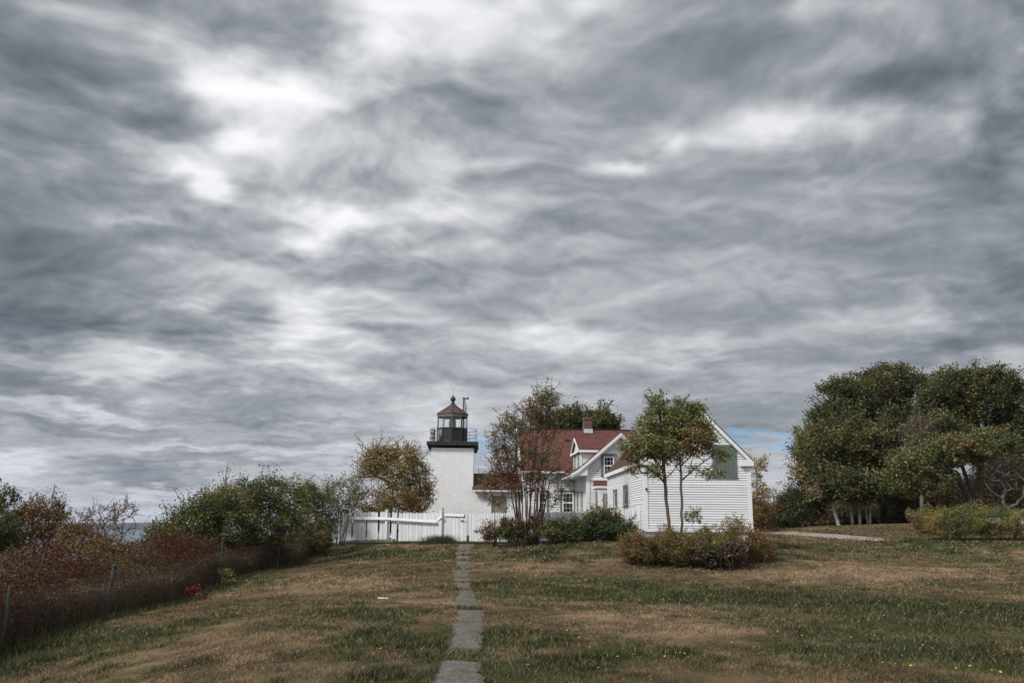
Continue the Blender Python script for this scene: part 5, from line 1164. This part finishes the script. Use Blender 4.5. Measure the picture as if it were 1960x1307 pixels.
b = G(1870, 1000, 68); make_tree('maple_tree', 'broad dark green maple at the right edge, behind the lighter tree with curved limbs', 'tree', b,
 [[b, P(1872, 950, 68), P(1880, 880, 68), P(1870, 810, 68)], [P(1875, 930, 68), P(1925, 870, 68), P(1950, 820, 68)]],
 [ell(1835, 748, 68, 56, 36, 2.6, 120), ell(1880, 775, 68, 60, 46, 2.8, 130), ell(1800, 790, 68.5, 50, 46, 2.6, 100), ell(1935, 820, 68, 50, 44, 2.5, 100), ell(1900, 860, 67.5, 60, 40, 2.5, 90), ell(1975, 860, 68, 40, 50, 2.5, 70), ell(1825, 850, 67.5, 60, 40, 2.4, 80), ell(1960, 920, 67, 40, 40, 2, 50), ell(1790, 840, 66, 50, 50, 2, 90), ell(1890, 730, 68, 50, 22, 2, 60), ell(1930, 760, 68, 40, 26, 2, 50)],
 105000, .19, OAK, 'bark_brown', .34, seed=82, spread=.38, r_tip=.012, shell=.55, step=.6, patch=2.5, twigs=.6)
b = G(1872, 1000, 56); make_tree('spreading_tree', 'lighter green spreading tree with thick curved dark limbs behind the right-hand bush', 'tree', b,
 [[b, P(1862, 965, 56), P(1845, 935, 56), P(1830, 905, 56), P(1805, 900, 56)], [b, P(1868, 960, 56.3), P(1850, 915, 56.3), P(1842, 893, 56.3), P(1822, 880, 56)], [b+np.array([.25, 0, 0]), P(1878, 960, 55.8), P(1874, 915, 55.8), P(1880, 885, 55.8), P(1895, 860, 55.5)]],
 [ell(1745, 895, 55, 44, 34, 1.6, 90), ell(1790, 870, 55.5, 46, 34, 1.8, 90), ell(1845, 862, 55.5, 54, 24, 1.8, 90), ell(1775, 925, 55, 46, 22, 1.4, 50), ell(1900, 850, 55.5, 40, 26, 1.6, 50), ell(1725, 930, 55.5, 26, 20, 1.2, 24)],
 40000, .15, OAK2, 'bark_brown', .19, seed=83, spread=.27, r_tip=.009, shell=.5, step=.5, twigs=1.5, patch=1.6)
b = G(1765, 1000, 63); make_tree('purple_tree', 'brownish-purple small-leaved tree between the two maples', 'tree', b, [[b, P(1765, 950, 63), P(1765, 870, 63)]], [ell(1765, 835, 62.5, 32, 34, 1.6, 90), ell(1755, 870, 62.5, 34, 26, 1.6, 60)], 9000, .12, [(3, (.085, .06, .055)), (2, (.06, .045, .04)), (1, (.07, .075, .04))], 'bark_grey', .14, seed=84, spread=.28, twigs=3, shell=.45)
# gnarled dead tree
def dead_tree():
    b = G(1922, 1002, 55); rs = np.random.RandomState(85)
    make_tree('dead_tree', 'gnarled bare grey tree with twisted limbs at the right edge', 'dead tree', b,
     [[b, P(1925, 975, 55), P(1918, 955, 55), P(1925, 935, 55), P(1912, 920, 55), P(1900, 912, 55)], [P(1918, 955, 55), P(1905, 945, 54.8), P(1895, 938, 54.8), P(1885, 922, 54.8)], [P(1925, 972, 55), P(1945, 965, 55), P(1958, 950, 55), P(1962, 930, 55), P(1975, 920, 55)], [P(1925, 940, 55), P(1935, 935, 55), P(1950, 938, 55)]],
     [ell(1925, 915, 55, 45, 22, .8, 30)], 0, .1, BROWN, 'bark_dead', .12, seed=85, spread=.3, r_tip=.014, twigs=3, shell=.3, step=.25)
dead_tree()
# bush at the right edge
FAIR = [(2, (.055, .068, .028)), (4, (.095, .105, .042)), (3, (.14, .14, .058)), (1, (.17, .12, .04))]
for px, cl, lb, sd in [(1825, [ell(1818, 1003, 43.5, 44, 26, 1.4, 190), ell(1855, 994, 44, 40, 26, 1.3, 120)], 'pale green bushy shrub on the lawn, left half of the right-hand clump', 91), (1920, [ell(1905, 1000, 44, 44, 28, 1.4, 150), ell(1965, 1002, 44, 44, 26, 1.4, 130)], 'yellowish green shrub at the right edge, right half of the right-hand clump', 92)]:
    make_shrub('lawn_shrub', lb, 'shrub', px, 1031, 44, cl, 24000, .075, FAIR, sd, nst=14, spread=.16, r_trunk=.02, twigs=2, group='light green shrubs on the right of the lawn', shell=.55, aspect=.42)
# left side shrubs beyond the wire fence
def lshrub(name, label, px, py, Y, cl, n, size, pal, sd, **kw):
    return make_shrub(name, label, 'shrub', px, py, Y, cl, n, size, pal, sd, **kw)
lshrub('bay_shrub', 'left low end of the big green shrubs, sloping down towards the sea', 350, 1085, 35, [ell(325, 1035, 35, 40, 34, 1.4, 90), ell(370, 1005, 35, 44, 40, 1.4, 110), ell(300, 1060, 34, 30, 24, 1.1, 40)], 13000, .10, SHRUB, 101, group='big green shrubs beyond the wire fence', spread=.24, twigs=2.5, shell=.5, r_trunk=.04)
lshrub('bay_shrub', 'middle of the big green shrubs beyond the wire fence, with rounded top', 430, 1085, 36, [ell(415, 975, 36, 46, 32, 1.5, 100), ell(455, 960, 36, 44, 32, 1.5, 90), ell(440, 1015, 35.5, 64, 44, 1.5, 140)], 17000, .10, SHRUB, 102, group='big green shrubs beyond the wire fence', spread=.24, twigs=2.5, shell=.5, r_trunk=.04)
lshrub('bay_shrub', 'highest of the big green shrubs beyond the wire fence, with feathery tips', 520, 1080, 38, [ell(510, 950, 38, 36, 32, 1.4, 80), ell(550, 958, 38, 30, 34, 1.3, 60), ell(520, 1005, 37.5, 62, 42, 1.5, 130)], 15500, .10, SHRUB, 103, group='big green shrubs beyond the wire fence', spread=.24, twigs=2.5, shell=.5, r_trunk=.04)
lshrub('grey_shrub', 'thin grey-leaved shrub left of the picket fence end', 640, 1050, 46, [ell(655, 950, 46, 34, 36, 1.3, 80), ell(680, 940, 47, 22, 28, 1.2, 30), ell(625, 985, 45.5, 30, 40, 1.2, 60)], 6500, .095, [(2, (.13, .12, .095)), (3, (.085, .085, .05)), (2, (.06, .065, .035))], 105, spread=.25, twigs=3, shell=.35, r_trunk=.03, r_tip=.004)
lshrub('olive_shrub', 'loose olive shrub with whippy tops between the green shrubs and the grey shrub', 600, 1060, 43, [ell(590, 955, 43, 22, 32, 1.1, 40), ell(612, 950, 43, 18, 26, 1.1, 30), ell(600, 1010, 42.5, 46, 36, 1.3, 110)], 11500, .095, SHRUB, 104, spread=.22, twigs=3, shell=.4, r_trunk=.035)
lshrub('dark_evergreen', 'dark evergreen bush at the left edge of the photo', 5, 1100, 29, [ell(5, 1030, 29, 30, 40, .9, 70), ell(-30, 1040, 29, 34, 50, .9, 60)], 9500, .075, DARKC, 111, spread=.18, shell=.5)
b = G(20, 1100, 31); make_tree('thin_sapling', 'thin dark sapling rising above the evergreen bush at the left edge', 'tree', b, [[b, P(18, 1030, 31), P(14, 980, 31)]], [ell(14, 950, 31, 18, 18, .5, 24), ell(34, 985, 31, 18, 16, .5, 18), ell(0, 975, 31, 18, 16, .5, 16)], 1300, .10, SHRUB, 'bark_brown', .04, seed=112, spread=.16, twigs=3, shell=.3)
lshrub('brown_tree', 'leggy brown-leaved shrub with open twiggy crown right of the evergreen at the left edge', 75, 1105, 31, [ell(78, 980, 31, 40, 22, .9, 60), ell(60, 1005, 31, 44, 26, 1.0, 70), ell(100, 1010, 31, 30, 30, .9, 50), ell(70, 1050, 30.5, 64, 30, 1, 70)], 8200, .085, BROWN, 113, spread=.18, twigs=5, shell=.4, r_trunk=.03)
lshrub('low_thicket_shrub', 'low brown twiggy shrub below the bare-branched shrub', 170, 1105, 29, [ell(160, 1040, 29, 44, 24, .9, 60), ell(200, 1055, 28.5, 40, 20, .9, 50), ell(140, 1020, 29.5, 24, 18, .7, 24)], 6800, .075, BROWN, 114, spread=.17, twigs=5, shell=.4)
lshrub('bare_shrub', 'nearly bare shrub with fine grey branches against the sea', 215, 1100, 30, [ell(190, 985, 30, 40, 16, .7, 60), ell(235, 980, 30, 30, 20, .7, 50), ell(215, 1015, 30, 44, 24, .8, 50)], 700, .075, BROWN, 115, spread=.12, twigs=7, shell=.3, r_trunk=.022, r_tip=.0035, nst=6, bark_m='bark_grey')
b = G(247, 1090, 31.5); make_tree('small_conifer', 'small dark pointed conifer against the sea, right of the bare shrub', 'tree', b, [[b, P(247, 1032, 31.5)]], [ell(247, 1068, 31.5, 13, 10, .25, 40), ell(247, 1052, 31.5, 9, 9, .2, 26), ell(247, 1040, 31.5, 4, 8, .1, 12)], 2600, .045, DARKC, 'bark_brown', .025, seed=116, spread=.05, shell=.5)

# thicket of ferns and brambles behind the wire fence
def thicket():
    rs = np.random.RandomState(77); n = 320000
    t = rs.rand(n); yy = 11+t**1.15*36; fx = np.interp(yy, [p[1] for p in CL], [p[0] for p in CL]); dd = rs.rand(n)**1.3*4.6
    xx = fx-.12-dd; g = gz(xx, yy)
    hmax = (.75+.55*fbm(xx*.5+9, yy*.5, 3)+.25*(fbm(xx*2, yy*2, 2)-.5))*np.clip(.62+dd*.55, 0, 1.3)*np.interp(yy, [11, 20, 30, 40, 47], [1.6, 1.5, 1.32, 1.1, .8])
    z = g+hmax*rs.rand(n)**.65; c = np.stack([xx, yy, z], -1)
    # tan grass near the wire in one stretch
    V, Fq = leaf_mesh(c, .060, None, rs, .5, .2, .3); col = palette(RUST, c, rs, .5, 1.6)
    tan = (np.exp(-((yy-23.5)/3.2)**2)*np.exp(-(dd/.9)**2)*1.3+.12 > rs.rand(n)) & (z-g < .9)
    col[tan] = np.array([.12, .085, .05])*np.exp(rs.normal(size=tan.sum())*.3)[:, None]
    c0 = np.zeros(3)
    o = np_mesh('bramble_thicket', V, Fq, 'foliage', None, np.repeat(col, 4, 0)); tag(o, 'rust-brown ferns and brambles growing thickly behind the wire fence', 'thicket', None, 'stuff')
    # dry stalks
    n = 7000; yy = 11+rs.rand(n)*36; fx = np.interp(yy, [p[1] for p in CL], [p[0] for p in CL]); dd = rs.rand(n)**1.6*3.2; xx = fx+.06-dd; g = gz(xx, yy)
    h = rs.uniform(.3, .95, n)*np.interp(yy, [11, 25, 47], [1.2, 1.1, .75]); h[dd < .3] *= .75; lean = rs.normal(size=(n, 2))*.12
    p0 = np.stack([xx, yy, g], -1); p1 = p0+np.stack([lean[:, 0]*h, lean[:, 1]*h, h], -1); r = np.full(n, .0042); V, Fq = tubes_mesh(p0, p1, r, r*.5, 3)
    cc = np.where((rs.rand(n) < .4*np.exp(-((yy-23)/4)**2)+.12)[:, None], np.array([[.12, .085, .05]]), np.array([[.042, .022, .013]]))*np.exp(rs.normal(size=n)*.3)[:, None]
    o = np_mesh('dry_stalks', V, Fq, 'foliage', None, np.repeat(cc, 6, 0)); tag(o, 'dry tan and brown grass stalks standing at the wire fence', 'dry grass', None, 'stuff')
    # long green grass at the fence foot and along the picket fence
    P0 = []; rr = []
    n = 16000; yy = 10+rs.rand(n)*35; fx = np.interp(yy, [p[1] for p in CL], [p[0] for p in CL]); xx = fx+rs.normal(size=n)*.28+.08
    P0.append((xx, yy)); n2 = 9000; s = rs.rand(n2)
    A, _ = fpt(652); B, _ = fpt(1000); xx2 = A[0]+(B[0]-A[0])*s; yy2 = A[1]+(B[1]-A[1])*s-.12-np.abs(rs.normal(size=n2))*.16
    q, _ = fpt(845); n3 = 2600; xx3 = q[0]+rs.normal(size=n3)*.45; yy3 = q[1]-.3+rs.normal(size=n3)*.18
    xx = np.concatenate([xx, xx2, xx3]); yy = np.concatenate([yy, yy2, yy3]); h = np.concatenate([rs.uniform(.06, .22, n), rs.uniform(.05, .18, n2), rs.uniform(.15, .5, n3)])
    N = len(xx); b = np.stack([xx, yy, gz(xx, yy)-.01], -1); a = rs.uniform(0, 6.28, N); la = rs.uniform(0, 6.28, N); w = .011
    sd = np.stack([np.cos(a), np.sin(a), 0*a], -1)*w; tip = b+np.stack([np.cos(la)*h*.6, np.sin(la)*h*.6, h], -1)
    V = np.stack([b-sd, b+sd, tip], 1).reshape(-1, 3); c = np.array([.055, .068, .026])*np.exp(rs.normal(size=N)*.35)[:, None]
    brn = rs.rand(N) < .25; c[brn] = np.array([.13, .10, .06])*np.exp(rs.normal(size=brn.sum())*.3)[:, None]
    o = np_mesh('long_grass', V, np.arange(len(V)).reshape(-1, 3), 'blade', None, np.repeat(c, 3, 0)); tag(o, 'longer green grass tufts at the foot of both fences', 'grass', None, 'stuff')
thicket()
def undergrowth():
    rs = np.random.RandomState(78)
    def mass(name, lb, specs, size, pal, sd):
        cs = []
        for (px, py, Y, rx, ry, dp, n) in specs:
            p = P(px, py, Y); m = mpp(Y); u = rs.normal(size=(n, 3)); u /= np.linalg.norm(u, axis=1)[:, None]; cs.append(p+u*(rs.rand(n)**.4)[:, None]*np.array([rx*m, dp, ry*m]))
        c = np.concatenate(cs); c[:, 2] += (fbm(c[:, 0]*1.1, c[:, 1]*1.1+5, 3)-.5)*1.2; g = gz(c[:, 0], c[:, 1]); c = c[c[:, 2] > g]
        V, Fq = leaf_mesh(c, size, None, rs, .5, .4, .2); o = np_mesh(name, V, Fq, 'foliage', None, np.repeat(palette(pal, c, rs, .5, 2.5), 4, 0)); tag(o, lb, 'undergrowth', None, 'stuff')
    mass('wood_undergrowth', 'dark brown-green undergrowth filling the wood behind the birch trunks', [(1600, 985, 82, 60, 30, 3, 16000), (1680, 985, 84, 70, 34, 3, 22000), (1750, 975, 80, 70, 36, 3, 22000), (1500, 990, 84, 60, 26, 3, 9000)], .22, [(3, (.060, .050, .032)), (3, (.075, .072, .038)), (2, (.10, .07, .042)), (1, (.04, .05, .028))], 1)
    mass('red_undergrowth', 'reddish-brown undergrowth behind the gnarled tree at the right edge', [(1830, 950, 64, 60, 44, 2.5, 20000), (1910, 935, 63, 60, 60, 2.5, 26000), (1970, 930, 64, 50, 60, 2.5, 16000)], .13, [(2, (.050, .028, .022)), (4, (.036, .030, .022)), (.6, (.075, .032, .022)), (3, (.03, .035, .02))], 2)
    mass('shrub_skirt', 'brown-green low growth left of the pale right-hand bush', [(1775, 990, 50, 40, 22, 1.2, 9000)], .09, [(3, (.09, .08, .04)), (2, (.07, .08, .035)), (2, (.12, .09, .06))], 3)
undergrowth()

# red-leaved plant at the wire fence
b = ground_hit(372, 1150); make_shrub('red_plant', 'small bright red-leaved plant at the foot of the wire fence', 'plant', 375, 1150, b[1], [ell(366, 1130, b[1], 9, 8, .15, 12), ell(383, 1138, b[1]-.1, 11, 9, .15, 14)], 170, .10, [(3, (.12, .008, .016)), (1, (.06, .02, .02)), (1, (.05, .06, .03))], 121, nst=4, spread=.06, r_trunk=.006, r_tip=.003, base=b)
b = ground_hit(440, 1120); make_shrub('weed_clump', 'green leafy weed clump at the foot of the wire fence, right of the red-leaved plant', 'plant', 440, 1120, b[1], [ell(436, 1108, b[1], 16, 12, .25, 24)], 900, .085, SHRUB, 122, nst=5, spread=.09, r_trunk=.006, r_tip=.003, base=b)

# dandelions
def dandelions():
    rs = np.random.RandomState(33); st = MB(); H = .075; st.tube((0, 0, 0), (.004, 0, H), .0022, n=5); fl = MB()
    for k, (n, R, z) in enumerate(((10, .019, .004), (8, .012, .009))):
        for i in range(n):
            a = 2*math.pi*(i+.5*k)/n; c, s = math.cos(a), math.sin(a); q = np.array([-s, c, 0])*.0055; o = np.array([.004, 0, H]); d = np.array([c, s, 0])
            fl.face([o, o+d*R*.7-q+[0, 0, z*.6], o+d*R+[0, 0, z], o+d*R*.7+q+[0, 0, z*.6]])
    if 'petal_yellow' not in M: simple('petal_yellow', (.72, .52, .02), (.85, .66, .04), 20); simple('flower_stem', (.06, .09, .03), (.08, .10, .04), 20)
    lb = 'small yellow dandelion flower open in the lawn grass'; g = 'yellow dandelions scattered over the lawn'
    root = empty('dandelion', (0, 0, 0), label=lb, cat='flower', group=g); s0 = st.build('stem', 'flower_stem', root); f0 = fl.build('petals', 'petal_yellow', root)
    spots = [(1050, 1096), (1062, 1102), (1071, 1090), (1015, 1112), (1035, 1110), (1053, 1167), (1012, 1213), (1015, 1198), (989, 1208), (1084, 1213), (995, 1243), (1038, 1218), (716, 1257), (729, 1249), (762, 1212), (1464, 1222), (1536, 1223), (1546, 1180), (1537, 1178), (1457, 1190), (1450, 1191), (1470, 1188), (1480, 1180), (1537, 1225), (1660, 1225), (1667, 1221), (1674, 1224), (1685, 1230), (1694, 1217), (1720, 1226), (1913, 1173), (1908, 1235), (1808, 1167), (1683, 1281), (1692, 1277), (1829, 1289), (1902, 1293), (1911, 1294), (1310, 1261), (1213, 1263), (1220, 1265), (1128, 1248), (1110, 1258), (1143, 1176), (1240, 1199), (1250, 1152), (1369, 1145), (1471, 1131), (1480, 1129), (1148, 1133), (1130, 1125), (1540, 1150), (1547, 1153), (1622, 1159), (1636, 1162), (1860, 1120), (1900, 1124), (845, 1080), (1184, 1101), (1330, 1118), (355, 1281), (470, 1190), (640, 1246), (1405, 1226), (1403, 1196), (1630, 1228), (1755, 1215)]
    for (x, y) in spots: pass
    for i in range(70):
        spots.append((rs.uniform(990, 1950), 1090+200*rs.rand()**.8))
    for i, (x, y) in enumerate(spots):
        p = ground_hit(x, y)
        if p[2] > 4: continue
        if i == 0: o = root
        else:
            o = root.copy(); COL.objects.link(o)
            for c in (s0, f0): d = c.copy(); COL.objects.link(d); d.parent = o
        o.location = (p[0], p[1], gz1(p[0], p[1])+.0); o.rotation_euler = (rs.normal()*.15, rs.normal()*.15, rs.uniform(0, 6)); s = rs.uniform(.6, 1.0); o.scale = (s, s, s)
dandelions()
# pale chip of wood on the lawn
p = ground_hit(733, 1147); m = MB(); m.prism([(-.13, -.015, 0), (.12, -.025, 0), (.14, .0, 0), (.02, .02, 0), (-.11, .015, 0)], (0, 0, .03)); o = m.build('wood_chip', 'white_trim'); o.location = (p[0], p[1], gz1(p[0], p[1])+.02); o.rotation_euler = (0, .05, .25)
tag(o, 'pale splinter of painted wood lying on the brown grass left of the path', 'wood scrap')

# ------------------------------------------------------------------ air
def haze():
    m, k = mat('haze_air'); v = k.new('ShaderNodeVolumePrincipled'); v.inputs['Color'].default_value = (.68, .78, 1.0, 1); v.inputs['Density'].default_value = HAZE; v.inputs['Anisotropy'].default_value = 0.1
    o = k.new('ShaderNodeOutputMaterial'); k.l.new(v.outputs[0], o.inputs['Volume']); M['haze_air'] = m
    b = MB().box(-9100, 9100, -3100, 9100, -30, 140); h = b.build('haze', 'haze_air'); tag(h, 'thin bluish sea air lying over the whole coast', 'haze', None, 'stuff')
HAZE = 0.00006
haze()
